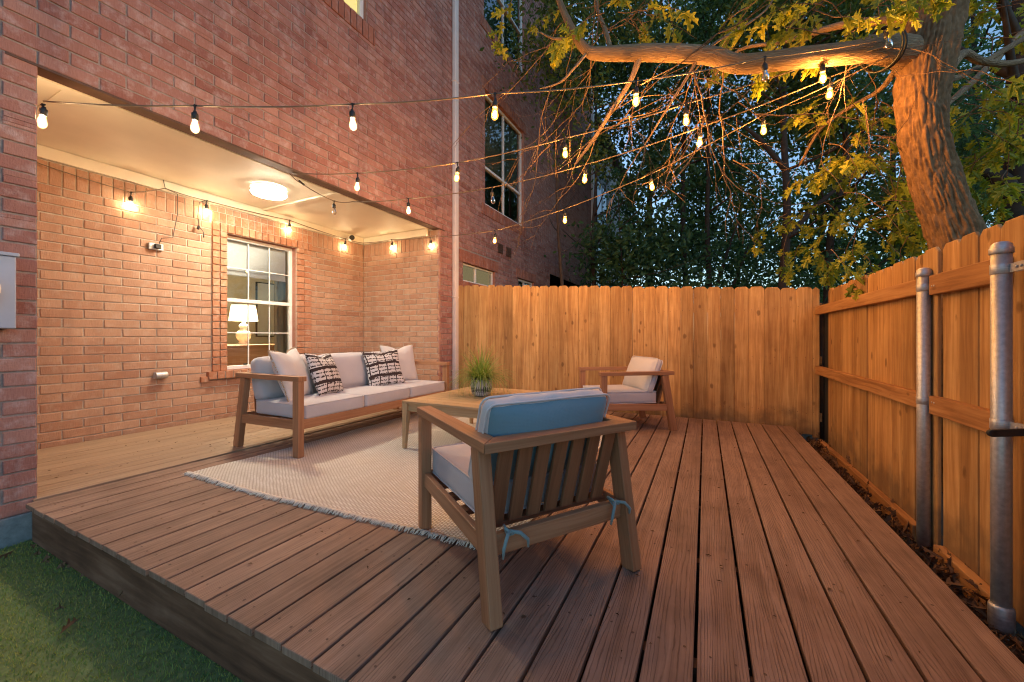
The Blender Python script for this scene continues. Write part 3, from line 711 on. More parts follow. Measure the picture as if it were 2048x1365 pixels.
# ------------------------------------------------------------------ fixtures on the house
cl=thing('ceiling_light','round flush ceiling light with glowing diffuser on the cream soffit','ceiling light',(-4.25,2.63,2.572)); cl['_w']=tuple(cl.location)
c=(-4.25,2.63,0)
for z_ in (2.558,2.512):
    b=MB(); b.lathe([(.170,z_+.005),(.179,z_+.004),(.179,z_-.004),(.170,z_-.005)],48,c,cap=False); b.build('rim',MT['white'],cl)
b=MB(); b.lathe([(.168,2.571),(.168,2.511)],48,c,cap=False); b.build('side_band',MT['lampside'],cl)
b=MB(); b.lathe([(.169,2.5095),(.157,2.492),(.115,2.480),(.06,2.475),(.01,2.474)],48,c); b.build('diffuser',MT['lampglow'],cl)
p=at(708,476,x=-4.95)
sc=thing('security_camera','small white and black security camera in the soffit corner','camera',(-4.93,4.42,2.43)); sc['_w']=tuple(sc.location)
b=MB(); b.lathe([(.035,0),(.035,.02),(.02,.03),(.012,.05)],16,(-5.02,4.36,2.49),axis=Vector((1,0,0))); b.build('mount',MT['white'],sc)
b=MB(); b.tube([(-4.97,4.34,2.49),(-4.90,4.30,2.475),(-4.86,4.275,2.47)],[.036,.036,.034],14); b.build('body',MT['white'],sc)
b=MB(); b.tube([(-4.86,4.275,2.47),(-4.83,4.257,2.466)],[.037,.037],14); b.build('lens_hood',MT['black'],sc)
# meter box on the pillar
mb_=thing('electric_meter','blue grey electric meter box on the left brick pillar','meter box',(-3.45,.45,1.0)); mb_['_w']=tuple(mb_.location)
b=MB(); b.box((-3.515,.20,.995),(-3.40,.715,1.39),2); b.build('box',MT['meter'],mb_,bevel=.006)
b=MB(); b.box((-3.515,.19,1.391),(-3.39,.725,1.41),1); b.build('lid',MT['meter'],mb_,bevel=.004)
b=MB(); b.lathe([(.105,0),(.105,.05),(.098,.06),(.09,.05)],32,(-3.40,.548,1.205),axis=Vector((1,0,0)),cap=False); b.build('ring',MT['white'],mb_)
b=MB(); b.lathe([(.088,.0),(.086,.07),(.06,.09),(.01,.10)],32,(-3.40,.548,1.205),axis=Vector((1,0,0))); b.build('dial_cover',MT['glass_m'],mb_)
# outlets on the recess wall
p=at(312,494,x=XB+.02)
ou=thing('outlet_box','grey outlet box high on recess wall with a plug in it','outlet',(p.x,p.y,p.z)); ou['_w']=tuple(ou.location)
b=MB(); b.box((XB,p.y-.06,p.z-.035),(XB+.03,p.y+.06,p.z+.035),1); b.build('plate',MT['galv'],ou,bevel=.006)
b=MB(); b.box((XB+.031,p.y-.02,p.z-.02),(XB+.065,p.y+.03,p.z+.025),1); b.build('plug',MT['black'],ou,bevel=.006)
OUTLET=Vector((XB+.06,p.y+.01,p.z+.03))
p=at(321,751,x=XB+.02)
ou=thing('outlet_cover','grey weatherproof outlet cover low on the recess wall','outlet',(p.x,p.y,p.z)); ou['_w']=tuple(ou.location)
b=MB(); b.box((XB,p.y-.055,p.z-.034),(XB+.022,p.y+.055,p.z+.034),1); b.build('plate',MT['galv'],ou,bevel=.008)
b=MB(); b.lathe([(.034,-.05),(.036,-.045),(.036,.045),(.034,.05)],16,(XB+.03,p.y,p.z),axis=Vector((0,1,0))); b.build('flip_lid',MT['galv'],ou)

# ================================================================== FENCES
FY=5.10
bf=thing('wooden_fence','orange cedar picket fence with dog eared tops across the back','fence',(-1.2,FY,-.2)); bf['_w']=tuple(bf.location)
pk=MB()
def picket(p0,sd,w,z0,z1,th,nd):
    p0=Vector(p0); sd=Vector(sd); nd=Vector(nd); e=.026
    out=[(0,z0),(w,z0),(w,z1-e),(w-e,z1),(e,z1),(0,z1-e)]
    j=rng.uniform(-.0055,.0045); ou,ov=rng.uniform(0,60),rng.uniform(0,60)
    fr=[p0+sd*x+Vector((0,0,z))+nd*(th+j) for x,z in out]; bk=[p0+sd*x+Vector((0,0,z))+nd*j for x,z in out]
    b0=len(pk.v); pk.v.extend([tuple(v) for v in fr+bk]); n=6
    flip=sd.cross(Vector((0,0,1))).dot(nd)<0
    def add(ix,uv):
        ix=[b0+i for i in ix]
        if flip: ix=ix[::-1]; uv=uv[::-1]
        pk.f.append(tuple(ix)); pk.uv.extend(uv); pk.mi.append(0); pk.sm.append(False)
    add(range(6),[(ou+z,ov+x) for x,z in out])
    add(range(11,5,-1),[(ou+z,ov+.3+x) for x,z in out[::-1]])
    for i in range(6):
        k=(i+1)%6
        add((i,6+i,6+k,k),[(ou+out[i][1],ov+.2),(ou+out[i][1],ov+.22),(ou+out[k][1],ov+.22),(ou+out[k][1],ov+.2)])
x=-3.49; xe=1.075
while x<xe-.05:
    w=min(.139+rng.uniform(-.006,.008),xe-x); zt=1.752-(x+3.49)/(4.565)*.29+rng.uniform(-.006,.006)
    picket((x+.0003,FY,0),(1,0,0),w-.0008,-.1+rng.uniform(-.02,.02),zt,.016,(0,-1,0)); x+=w
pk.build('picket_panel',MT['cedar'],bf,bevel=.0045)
nb=MB(); xx=-3.49
while xx<1.06:
    for z_ in (.15,.72,1.26):
        for q_ in (.035,.105):
            x_=xx+q_+rng.uniform(-.006,.006); zz_=z_+rng.uniform(-.012,.012)
            nb.face([(x_+.0034*math.cos(a*math.pi/3),FY-.0215,zz_+.0034*math.sin(a*math.pi/3)) for a in range(6)][::-1])
    xx+=.14
tag(nb.build('nail',MT['lintel'],bf),kind='stuff')
for z in (.12,.72,1.28):
    r_=MB(); r_.beam((-3.45,FY+.024,z+.06),(1.10,FY+.024,z-.02),.04,.088); r_.build('rail',MT['cedar_rail'],bf,bevel=.003)
po=MB(); po.tube([(1.12,FY+.09,-.3),(1.12,FY+.09,1.30)],.03,16); po.build('post',MT['lintel'],bf)
po=MB(); po.tube([(-1.4,FY+.08,-.3),(-1.4,FY+.08,1.5)],.03,16); po.build('post',MT['lintel'],bf)

RX=1.082
rf=thing('wooden_fence','cedar fence on the right with horizontal rails and two steel posts','fence',(RX,3,-.2)); rf['_w']=tuple(rf.location)
po=MB(); po.box((1.125,4.66,-.22),(1.165,5.16,1.30),2); po.build('corner_gap_board',MT['dark'],rf)  # near-black board added to fill the dark gap where the fences meet
pk=MB(); y=4.735
while y>.4:
    w=.143+rng.uniform(-.006,.01); prd=.0
    if abs(y-2.90)<.08: prd=.02
    picket((RX-prd,y-.0003,0),(0,-1,0),w-.0008,-.14+rng.uniform(-.02,.02),1.408+rng.uniform(-.006,.006),.016,(-1,0,0)); y-=w
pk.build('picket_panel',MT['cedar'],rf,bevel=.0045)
xr=RX-.016
for (ya,yb) in ((5.02,2.83),(2.73,2.20),(2.06,.4)):
    for z0,hh in ((1.215,.092),(.605,.09)):
        b=MB(); b.box((xr-.042,ya,z0-hh/2+rng.uniform(-.008,.008)),(xr-.002,yb,z0+hh/2),1); b.build('rail',MT['cedar_rail'],rf,bevel=.004)
for ya,yb in ((4.9,2.9),(2.68,2.24),(2.05,.4)):
    b=MB(); b.box((xr-.045,ya,-.20),(xr-.003,yb,-.085),1); b.build('kickboard',MT['cedar_rail'],rf,bevel=.004)
for (px,py) in ((1020,2768),(1003,2140)):
    x_,y_=px/1000,py/1000
    b=MB(); b.tube([(x_,y_,-.3),(x_,y_,1.275)],.0272,28); o=b.build('post',MT['galv'],rf)
    b=MB(); b.lathe([(.0295,1.262),(.0315,1.264),(.0315,1.284),(.029,1.288),(.027,1.298),(.018,1.307),(.004,1.310)],28,(x_,y_,0)); b.build('cap',MT['galv'],o)
    for z in (1.205,.62):
        b=MB(); b.lathe([(.0275,-.02),(.0292,-.018),(.0292,.018),(.0275,.02)],24,(x_,y_,z),cap=False)
        b.box((x_+.008,y_-.10,z-.016),(x_+.011,y_-.02,z+.016),1)
        b.box((x_+.012,y_-.10,z-.018),(x_+.016,y_-.055,z+.018),1)
        for sy in (.068,.09): b.lathe([(.005,0),(.005,.004),(.002,.005)],8,(x_+.007,y_-sy,z),axis=Vector((-1,0,0)))
        b.build('bracket',MT['galv'],o)
b=MB(); b.lathe([(.031,-.16),(.034,-.14),(.034,-.07),(.030,-.06)],24,(1.003,2.14,0)); b.build('post_collar',MT['galv'],rf)
# black bar clamped in front of the right post
bar=thing('steel_bar','black flat steel bar with rounded end crossing the right steel post','bar',(.97,2.08,.60)); bar['_w']=tuple(bar.location)
p0=at(1978,867,d=1.39); p1=at(2052,865,d=1.36); dr=(p1-p0).normalized()
b=MB(); b.beam(p0+dr*.008,p0+dr*.5,.012,.026); b.lathe([(.0,-.006),(.013,-.006),(.013,.006),(.0,.006)],20,p0+dr*.008,axis=dr.cross(Vector((0,0,1)))); b.build('bar',MT['black'],bar,bevel=.002)

# ================================================================== FURNITURE
def rbox(mb, c, size, r=.03, n=9, puff=(0,0,0), M=None, wr=.004, mi=0, back_mi=None, seed=0, crown=0., sag=0.):
    a,b_,cc=size[0]/2,size[1]/2,size[2]/2
    bm=bmesh.new(); bmesh.ops.create_cube(bm,size=2.); bmesh.ops.subdivide_edges(bm,edges=bm.edges[:],cuts=n,use_grid_fill=True)
    base=len(mb.v)
    for v in bm.verts:
        x,y,z=v.co
        # denser near the edges
        f=lambda t: math.copysign(1-(1-abs(t))**1.35,t)
        x,y,z=f(x),f(y),f(z)
        p=Vector((x*a,y*b_,z*cc)); q=Vector((max(-a+r,min(a-r,p.x)),max(-b_+r,min(b_-r,p.y)),max(-cc+r,min(cc-r,p.z))))
        d=p-q
        if d.length>1e-6: p=q+d.normalized()*r
        p.x+=math.copysign(1,x)*puff[0]*(1-y*y)*(1-z*z)*abs(x)
        p.y+=math.copysign(1,y)*puff[1]*(1-x*x)*(1-z*z)*abs(y)
        p.z+=math.copysign(1,z)*puff[2]*(1-x*x)*(1-y*y)*abs(z)
        if crown: p.z+=crown*(z>.2)*z*(.5*math.sin(x*2.3+1)-.35*x*x)
        w=wr*(noise.noise(Vector((p.x*9+seed,p.y*9,p.z*9)))+.6*noise.noise(Vector((p.x*22+seed,p.y*22,p.z*9))))
        if wr and abs(z)>.0: p+=p.normalized()*w
        if M is not None: p=M@p
        mb.v.append(tuple(p+Vector(c)))
    bm.faces.ensure_lookup_table(); bm.verts.index_update()
    for f_ in bm.faces:
        mb.f.append(tuple(base+v.index for v in f_.verts)); nrm=f_.normal
        ax=max(range(3),key=lambda k:abs(nrm[k]))
        for v in f_.verts:
            x,y,z=v.co.x*a,v.co.y*b_,v.co.z*cc
            mb.uv.append(((y,z),(x,z),(x,y))[ax])
        mb.mi.append(back_mi if (back_mi is not None and nrm.y<-.5) else mi); mb.sm.append(True)
    bm.free()

def piping(mb,c,size,M,axis,sgn,r=.02,rad=.0042,inset=.006,push=.0):
    """corded seam along one face of a box cushion"""
    o=[k for k in range(3) if k!=axis]; a,b_=size[o[0]]/2-inset*.3,size[o[1]]/2-inset*.3; pts=[]
    for qx,qy,a0 in ((1,1,0),(-1,1,90),(-1,-1,180),(1,-1,270)):
        for k in range(5):
            t=R(a0+k*22.5); pts.append((qx*(a-r)+r*math.cos(t),qy*(b_-r)+r*math.sin(t)))
    P_=[]
    for i in range(len(pts)):
        p0,p1=pts[i],pts[(i+1)%len(pts)]
        for k in range(4):
            u,v=p0[0]+(p1[0]-p0[0])*k/4,p0[1]+(p1[1]-p0[1])*k/4; p=Vector((0,0,0)); p[o[0]]=u; p[o[1]]=v; p[axis]=sgn*(size[axis]/2-inset)
            p+=Vector((1,1,1))*.002*noise.noise(Vector((u*9,v*9,sgn)))
            P_.append((M@p if M is not None else p)+Vector(c))
    mb.tube(P_+[P_[0]],rad,6,cap=False)
def make_chair(label):
    t=thing('armchair',label,'armchair',group='armchairs around the coffee table')
    W=.70; hw=W/2; zt=.60; th=.036
    fy,by=.36,-.31
    for s in (-1,1):
        b=MB(); b.beam((s*(hw-.03),.345,0),(s*(hw-.03),.345,zt-th),.05,.062,(0,1,0)); b.build('leg',MT['teak'],t,bevel=.004)
        # rear leg splays backwards
        b=MB(); b.beam((s*(hw-.03),-.395,0),(s*(hw-.03),-.300,zt-th),.048,.068,(0,1,0)); b.build('leg',MT['teak'],t,bevel=.004)
        b=MB(); z0,z1=zt-th,zt
        b.hexa([(s*hw,fy+.025,z0),(s*(hw-.07),fy+.025,z0),(s*(hw-.07),fy+.025,z1),(s*hw,fy+.025,z1),
                (s*hw,by-.085,z0),(s*(hw-.07),by-.015,z0),(s*(hw-.07),by-.015,z1),(s*hw,by-.085,z1)] if s>0 else
               [(s*(hw-.07),fy+.025,z0),(s*hw,fy+.025,z0),(s*hw,fy+.025,z1),(s*(hw-.07),fy+.025,z1),
                (s*(hw-.07),by-.015,z0),(s*hw,by-.085,z0),(s*hw,by-.085,z1),(s*(hw-.07),by-.015,z1)],.75,(.07,.036))
        b.build('armrest',MT['teak'],t,bevel=.003)
        b=MB(); b.beam((s*(hw-.03),.315,.255),(s*(hw-.03),-.325,.235),.026,.066); b.build('side_rail',MT['teak'],t,bevel=.003)
    b=MB(); z0,z1=zt-th,zt
    g_=.0015
    b.hexa([(-hw+g_,by-.085,z0),(-hw+.07+g_,by-.015,z0),(-hw+.07+g_,by-.015,z1),(-hw+g_,by-.085,z1),(hw-g_,by-.085,z0),(hw-.07-g_,by-.015,z0),(hw-.07-g_,by-.015,z1),(hw-g_,by-.085,z1)],.7,(.07,.036))
    b.build('back_rail',MT['teak'],t,bevel=.003)
    b=MB(); b.beam((-hw+.055,.345,.255),(hw-.055,.345,.255),.026,.066); b.build('front_rail',MT['teak'],t,bevel=.003)
    b=MB(); b.beam((-hw+.055,-.345,.235),(hw-.055,-.345,.235),.03,.07); b.build('lower_rail',MT['teak'],t,bevel=.003)
    for i in range(4):
        b=MB(); yy=-.22+i*.15; b.beam((-hw+.045,yy,.245),(hw-.045,yy,.245),.06,.018); b.build('seat_slat',MT['teak_slat'],t)
    for i in range(7):
        x=-hw+.108+i*(W-.216)/6
        b=MB(); b.beam((x,-.265,.262),(x,by-.04,zt-th-.001),.056,.016,(0,1,0)); b.build('slat',MT['teak_slat'],t,bevel=.002)
    b=MB(); rbox(b,(0,.06,.335),(W-.13,.60,.125),.022,9,(.004,.006,.012),None,.003,0,1,3); piping(b,(0,.06,.335),(W-.13,.60,.125),None,2,1); piping(b,(0,.06,.335),(W-.13,.60,.125),None,2,-1); b.build('seat_cushion',[MT['fab'],m_cb],t)
    b=MB(); M=Matrix.Rotation(R(21),4,'X'); rbox(b,(0,-.215,.548),(W-.12,.082,.37),.040,13,(.012,.068,.004),M,.010,0,1,7,crown=.0); piping(b,(0,-.215,.548),(W-.105,.087,.372),M,1,-1,.035,.0045,.016); piping(b,(0,-.215,.548),(W-.105,.087,.372),M,1,1,.035,.0045,.016); o=b.build('back_cushion',[MT['fab_w'],MT['fab_sky_tint']],t)
    # piping round the rear edge of the back cushion
    for s in (-1,1):
        x=s*(hw-.105); b=MB()
        b.tube([(x,-.335,.285),(x-.012,-.375,.290),(x+.01,-.385,.275),(x-.004,-.37,.268),(x,-.345,.28)],.006,6)
        b.tube([(x,-.375,.283),(x+.03,-.40,.28),(x+.06,-.40,.25),(x+.07,-.385,.215)],[.006,.0065,.006,.004],6)
        b.tube([(x,-.375,.283),(x-.02,-.395,.275),(x-.035,-.40,.24),(x-.03,-.385,.20)],[.006,.0065,.006,.004],6)
        b.build('tie_ribbon',MT['ribbon'],t)
    return t
m_cb=m_fabric('pale_sky_tinted_canvas',(.44,.46,.48))  # seat cushion backs, cooled in colour to suggest the same sky light
chair=make_chair('wooden armchair in the foreground seen from behind with sky light painted blue on its cushion')
def place(o,fx,fy,rl):
    """fx,fy forward direction; rl world position of the rear left foot"""
    f=Vector((fx,fy)).normalized(); r=Vector((f.y,-f.x))
    p=Vector(rl)-r*(-.32)-f*(-.395)
    o.location=(p.x,p.y,RUGZ if False else 0); o.rotation_euler=(0,0,math.atan2(f.y,f.x)-math.pi/2)
place(chair,-.83,.56,(-.628,1.124))
far=copy_tree(chair); far['label']='wooden armchair with pale cushions standing before the back fence'
place(far,-.80,-.56,(-.291,4.277))

# ---- sofa (faces +x)
sofa=thing('sofa','three seat wooden patio sofa with light grey cushions against the brick recess','sofa',(-3.2,2.95,0)); sofa['_w']=tuple(sofa.location)
SX,SB,SY0,SY1=-2.80,-3.60,1.955,3.935
for s,yy in ((0,SY0),(1,SY1)):
    yc=yy+(.026 if s==0 else -.026)
    b=MB(); b.beam((SX-.035,yc,.012),(SX-.035,yc,.602),.05,.07,(1,0,0)); b.build('leg',MT['teak'],sofa,bevel=.004)
    b=MB(); b.beam((SB-.035,yc,0),(SB+.075,yc,.602),.05,.07,(1,0,0)); b.build('leg',MT['teak'],sofa,bevel=.004)
    b=MB(); b.beam((SX+.005,yc+(.008 if s==0 else -.008),.621),(SB-.03,yc+(.008 if s==0 else -.008),.621),.07,.038); b.build('armrest',MT['teak'],sofa,bevel=.003)
    b=MB(); b.beam((SX-.075,yc,.262),(SB+.03,yc,.250),.028,.075); b.build('side_rail',MT['teak'],sofa,bevel=.003)
b=MB(); b.beam((SX-.035,SY0+.055,.262),(SX-.035,SY1-.055,.262),.03,.075); b.build('front_rail',MT['teak'],sofa,bevel=.003)
b=MB(); b.beam((SB-.01,SY0+.055,.255),(SB-.01,SY1-.055,.255),.03,.07); b.build('lower_rail',MT['teak'],sofa,bevel=.003)
b=MB(); b.beam((SB+.005,SY0+.065,.621),(SB+.005,SY1-.065,.621),.07,.036); b.build('back_rail',MT['teak'],sofa,bevel=.003)
for i in range(16):
    yy=SY0+.15+i*(SY1-SY0-.3)/15
    b=MB(); b.beam((SB+.05,yy,.262),(SB+.01,yy,.602),.016,.05,(0,1,0)); b.build('slat',MT['teak_slat'],sofa)
for i in range(4):
    b=MB(); xx=SX-.16-i*.16; b.beam((xx,SY0+.05,.27),(xx,SY1-.05,.27),.07,.018); b.build('seat_slat',MT['teak_slat'],sofa)
cw=(SY1-SY0-.115)/3
for i in range(3):
    yc=SY0+.0575+cw*(i+.5)
    b=MB(); rbox(b,(-3.135,yc,.352),(.63,cw-.004,.118),.02,9,(.006,.002,.012),None,.003,seed=i*3); piping(b,(-3.135,yc,.352),(.63,cw-.004,.118),None,2,1,.02,.0035); b.build('seat_cushion',MT['fab'],sofa)
    b=MB(); M=Matrix.Rotation(R(-13),4,'Y'); rbox(b,(-3.455,yc,.585),(.155,cw-.012,.37),.05,9,(.025,.006,.01),M,.006,seed=20+i*5,crown=0.0); b.build('back_cushion',MT['fab'],sofa)

# ---- throw pillows
def pillow(name,label,pos,yaw,tilt,roll,size,thick,mat,fringe=False,seed=0,slump=0.):
    t=thing(name,label,'pillow',pos,0)
    M=Matrix.Rotation(yaw,4,'Z')@Matrix.Rotation(-tilt,4,'Y')@Matrix.Rotation(roll,4,'X')
    n=22; S2=size/2
    mb=MB()
    def pt(u,v,s):
        e=max(0,(1-u*u)*(1-v*v))
        y=S2*u*(1-.085*(1-v*v)*abs(u)); z=S2*v*(1-.085*(1-u*u)*abs(v))
        if v>.3 and slump: z-=slump*math.exp(-(u*u)/.10)*(v-.3)/.7*size*.5
        th=thick*.5*(e**.52)
        th+=.005*noise.noise(Vector((u*3+seed,v*3,s)))*(e**.3)+.004*noise.noise(Vector((u*7+seed,v*7,s)))*(e**.3)
        return M@Vector((s*th,y,z+S2*.93))
    g=[-1+2*i/n for i in range(n+1)]; g=[math.copysign(1-(1-abs(x))**1.3,x) for x in g]
    idx={}
    for s in (1,-1):
        for i,u in enumerate(g):
            for j,v in enumerate(g):
                edge=i in (0,n) or j in (0,n)
                if edge and s==-1: idx[(s,i,j)]=idx[(1,i,j)]; continue
                idx[(s,i,j)]=len(mb.v); mb.v.append(tuple(pt(u,v,s)))
        for i in range(n):
            for j in range(n):
                q=[idx[(s,i,j)],idx[(s,i+1,j)],idx[(s,i+1,j+1)],idx[(s,i,j+1)]]
                uv=[(g[a],g[b_]) for a,b_ in ((i,j),(i+1,j),(i+1,j+1),(i,j+1))]
                uv=[(a*.5+seed*1.37,b_*.5) for a,b_ in uv]
                if s<0: q=q[::-1]; uv=uv[::-1]
                mb.f.append(tuple(q)); mb.uv.extend(uv); mb.mi.append(0); mb.sm.append(True)
    mb.build('cover',mat,t)
    fb=MB(); rr=random.Random(seed+5)
    if fringe:
        per=[(g_,-1,0,-1) for g_ in g]+[(1,g_,1,0) for g_ in g]+[(g_,1,0,1) for g_ in g]+[(-1,g_,-1,0) for g_ in g]
        for k in range(len(per)-1):
            (u0,v0,du,dv),(u1,v1,_,_)=per[k],per[k+1]
            if abs(u1-u0)+abs(v1-v0)>1: continue
            for q in range(3):
                f_=rr.random(); u=u0+(u1-u0)*f_; v=v0+(v1-v0)*f_
                p=pt(u,v,0); o=M@Vector((rr.uniform(-.35,.35),du+rr.uniform(-.5,.5),dv+rr.uniform(-.5,.5))).normalized()
                l=rr.uniform(.010,.018); fb.tube([p-o*.003,p+o*l*.6,p+o*l+Vector((0,0,-.003))],[.0035,.003,.0016],4)
        fb.build('fringe',MT['fringe'],t)
    else:
        ring=[pt(x,-1,0) for x in g]+[pt(1,x,0) for x in g[1:]]+[pt(x,1,0) for x in g[::-1][1:]]+[pt(-1,x,0) for x in g[::-1][1:]]
        fb.tube(ring,.004,6,cap=False); fb.build('piping',mat,t)
    return t
ST=.415
def seat(px,x): p=at(px,700,x=x); return p.y
pillow('fringed_pillow','off white fringed pillow at the left end of the sofa',(-3.20,2.27,ST),R(30),R(20),R(2),.47,.17,MT['fab_w'],True,1,.12)
pillow('patterned_pillow','black and white brushed pattern pillow leaning beside the left fringed pillow',(-3.17,2.56,ST),R(22),R(22),R(-3),.42,.15,MT['pattern'],False,2,.12)
pillow('patterned_pillow','black and white checked pillow leaning near the right end of the sofa',(-3.17,3.28,ST),R(-22),R(20),R(4),.42,.14,MT['pattern'],False,3,.08)
pillow('fringed_pillow','off white fringed pillow against the right sofa arm behind the checked one',(-3.28,3.64,ST),R(-14),R(16),R(0),.47,.15,MT['fab_w'],True,4,.16)

# ---- coffee table
ct=thing('coffee_table','square wooden slatted coffee table carrying a potted grass','table',(-1.88,3.08,0)); ct['_w']=tuple(ct.location)
TX0,TX1,TY0,TY1,TZ=-2.295,-1.465,2.535,3.625,.41
b=MB(); n=11; wsl=(TY1-TY0)/n
for i in range(n): b.box((TX0+.001,TY0+i*wsl+.002,TZ-.02),(TX1-.001,TY0+(i+1)*wsl-.002,TZ),0)
b.build('tabletop',MT['table'],ct,bevel=.002)
for x0,y0,x1_,y1_ in ((TX0+.03,TY0+.035,TX1-.03,TY0+.035),(TX0+.03,TY1-.035,TX1-.03,TY1-.035),(TX0+.035,TY0+.06,TX0+.035,TY1-.06),(TX1-.035,TY0+.06,TX1-.035,TY1-.06)):
    b=MB(); b.beam((x0,y0,TZ-.055),(x1_,y1_,TZ-.055),.022,.066); b.build('apron',MT['table'],ct,bevel=.002)
for sx,x0 in ((1,TX0),(-1,TX1)):
    for sy,y0 in ((1,TY0),(-1,TY1)):
        b=MB(); xa,ya=x0+sx*.030,y0+sy*.030
        b.beam((x0+sx*.018,y0+sy*.020,.010),(xa,ya,TZ-.021),.030,.030,(0,1,0),.054,.054); b.build('leg',MT['table'],ct,bevel=.003)

# ---- potted grass
pp=at(960,794,z=TZ); pp.y+=.055; pp.x-=.02
pt_=thing('potted_grass','green ornamental grass in black and white patterned pot on the table','plant',(pp.x,pp.y,TZ)); pt_['_w']=tuple(pt_.location)
prof=[(.040,0),(.048,.003),(.060,.018),(.067,.036),(.0695,.055),(.0695,.075),(.068,.095),(.0655,.112),(.064,.122),(.059,.122),(.057,.112)]
prof=[(r*1.4,z*1.36) for r,z in prof]
fine=[]
for (r0,z0),(r1,z1) in zip(prof,prof[1:]):
    for k in range(4): fine.append((r0+(r1-r0)*k/4,z0+(z1-z0)*k/4))
fine.append(prof[-1]); mlen=len(fine)-1
def potpat(u,v):
    i=int(v*mlen); z=fine[min(i,mlen)][1]/1.36
    if i>=mlen-8: return 1 if z<.119 else 0
    uu=(u*30)%1
    if z>.110: return 0 if (.25<uu<.75 and .112<z<.119) else 1
    if z>.062: return 1 if (uu<.24) else 0
    if z>.030: 
        zz=((z-.030)/.0108)%1
        return 0 if (.2<uu<.8 and .2<zz<.85) else 1
    return 1 if uu<.24 else 0
b=MB(); b.lathe(fine,150,(pp.x,pp.y,TZ+.001),mifn=potpat,cap=False); b.build('pot',[MT['potw'],MT['potb']],pt_)
b=MB(); b.lathe([(.001,.142),(.080,.142)],24,(pp.x,pp.y,TZ),cap=False); b.build('soil',MT['soil'],pt_)
b=MB(); rr=random.Random(3)
for k in range(680):
    a=rr.uniform(0,6.283); r0=min(.07,abs(rr.gauss(0,.035))); base=Vector((pp.x+math.cos(a)*r0,pp.y+math.sin(a)*r0,TZ+.135))
    L=rr.uniform(.2,.46); out=abs(rr.gauss(1.2,.7)); a2=a+rr.uniform(-.4,.4); w=rr.uniform(.0018,.0034)
    d=Vector((math.cos(a2),math.sin(a2),0)); sd=Vector((-d.y,d.x,0)); pts=[]
    el=math.atan2(1,out); p=base.copy(); m=7; bend=rr.uniform(.05,.30)*(1+out)
    for i in range(m+1):
        pts.append(p.copy()); p=p+(d*math.cos(el)+Z*math.sin(el))*(L/m); el-=bend*(.4+.6*i/m)
    for i in range(m):
        w0=w*(1-(i/m)**2.2); w1_=w*(1-((i+1)/m)**2.2)
        b.face([pts[i]-sd*w0,pts[i]+sd*w0,pts[i+1]+sd*w1_,pts[i+1]-sd*w1_],sm=True)
b.build('grass_blades',MT['plantleaf'],pt_)

# ---- rug
rug=thing('rug','beige woven rug with fringed ends spread under sofa table and chair','rug',(-2,3,0)); rug['_w']=tuple(rug.location)
RXa,RXb,RYa,RYb=-3.20,-.80,1.44,4.42
def rugp(s,t):
    x=RXa+(RXb-RXa)*s; y=RYa+(RYb-RYa)*t
    y+=.07*s*(1-t)-.02*math.sin(s*5)*(1-t); x+=.03*math.sin(t*4.2)*(1-s)+.03*math.sin(t*3+1)*s*0
    z=.007+.016*max(0,noise.noise(Vector((x*1.9,y*2.3,2.))))
    dx=x+2.62; dy=y-1.76
    z+=.030*math.exp(-(dx*dx/.05+dy*dy/.03)); dx=x+2.9; dy=y-1.70; z+=.014*math.exp(-(dx*dx/.02+dy*dy/.03))
    dx=x+2.25; dy=y-1.95; z-=.0*dx
    if s<.0: z=.004
    return Vector((x,y,z))
nx,ny=96,110; b=MB()
gv=[[rugp(i/nx,j/ny) for j in range(ny+1)] for i in range(nx+1)]
b.v=[tuple(gv[i][j]) for i in range(nx+1) for j in range(ny+1)]
for i in range(nx):
    for j in range(ny):
        q=[(i,j),(i+1,j),(i+1,j+1),(i,j+1)]
        b.f.append(tuple(a*(ny+1)+c_ for a,c_ in q)); b.uv.extend([((RYb-RYa)*c_/ny,(RXb-RXa)*a/nx) for a,c_ in q]); b.mi.append(0); b.sm.append(True)
b.build('woven_mat',MT['rug'],rug)
b=MB(); rr=random.Random(9)
for t,sg in ((0,-1),(1,1)):
    for k in range(560):
        s=k/559+rr.uniform(-.001,.001); p=rugp(max(0,min(1,s)),t); L=rr.uniform(.028,.052)
        dx=rr.uniform(-.4,.4)
        p1=p+Vector((dx*L*.5,sg*L*.5,.004+rr.uniform(0,.006))); p2=p+Vector((dx*L,sg*L,0)); p2.z=.003+rr.uniform(0,.004)
        b.tube([p-Vector((0,sg*.004,0)),p1,p2],[.0026,.0028,.0018],4)
b.build('fringe',MT['rugfringe'],rug)

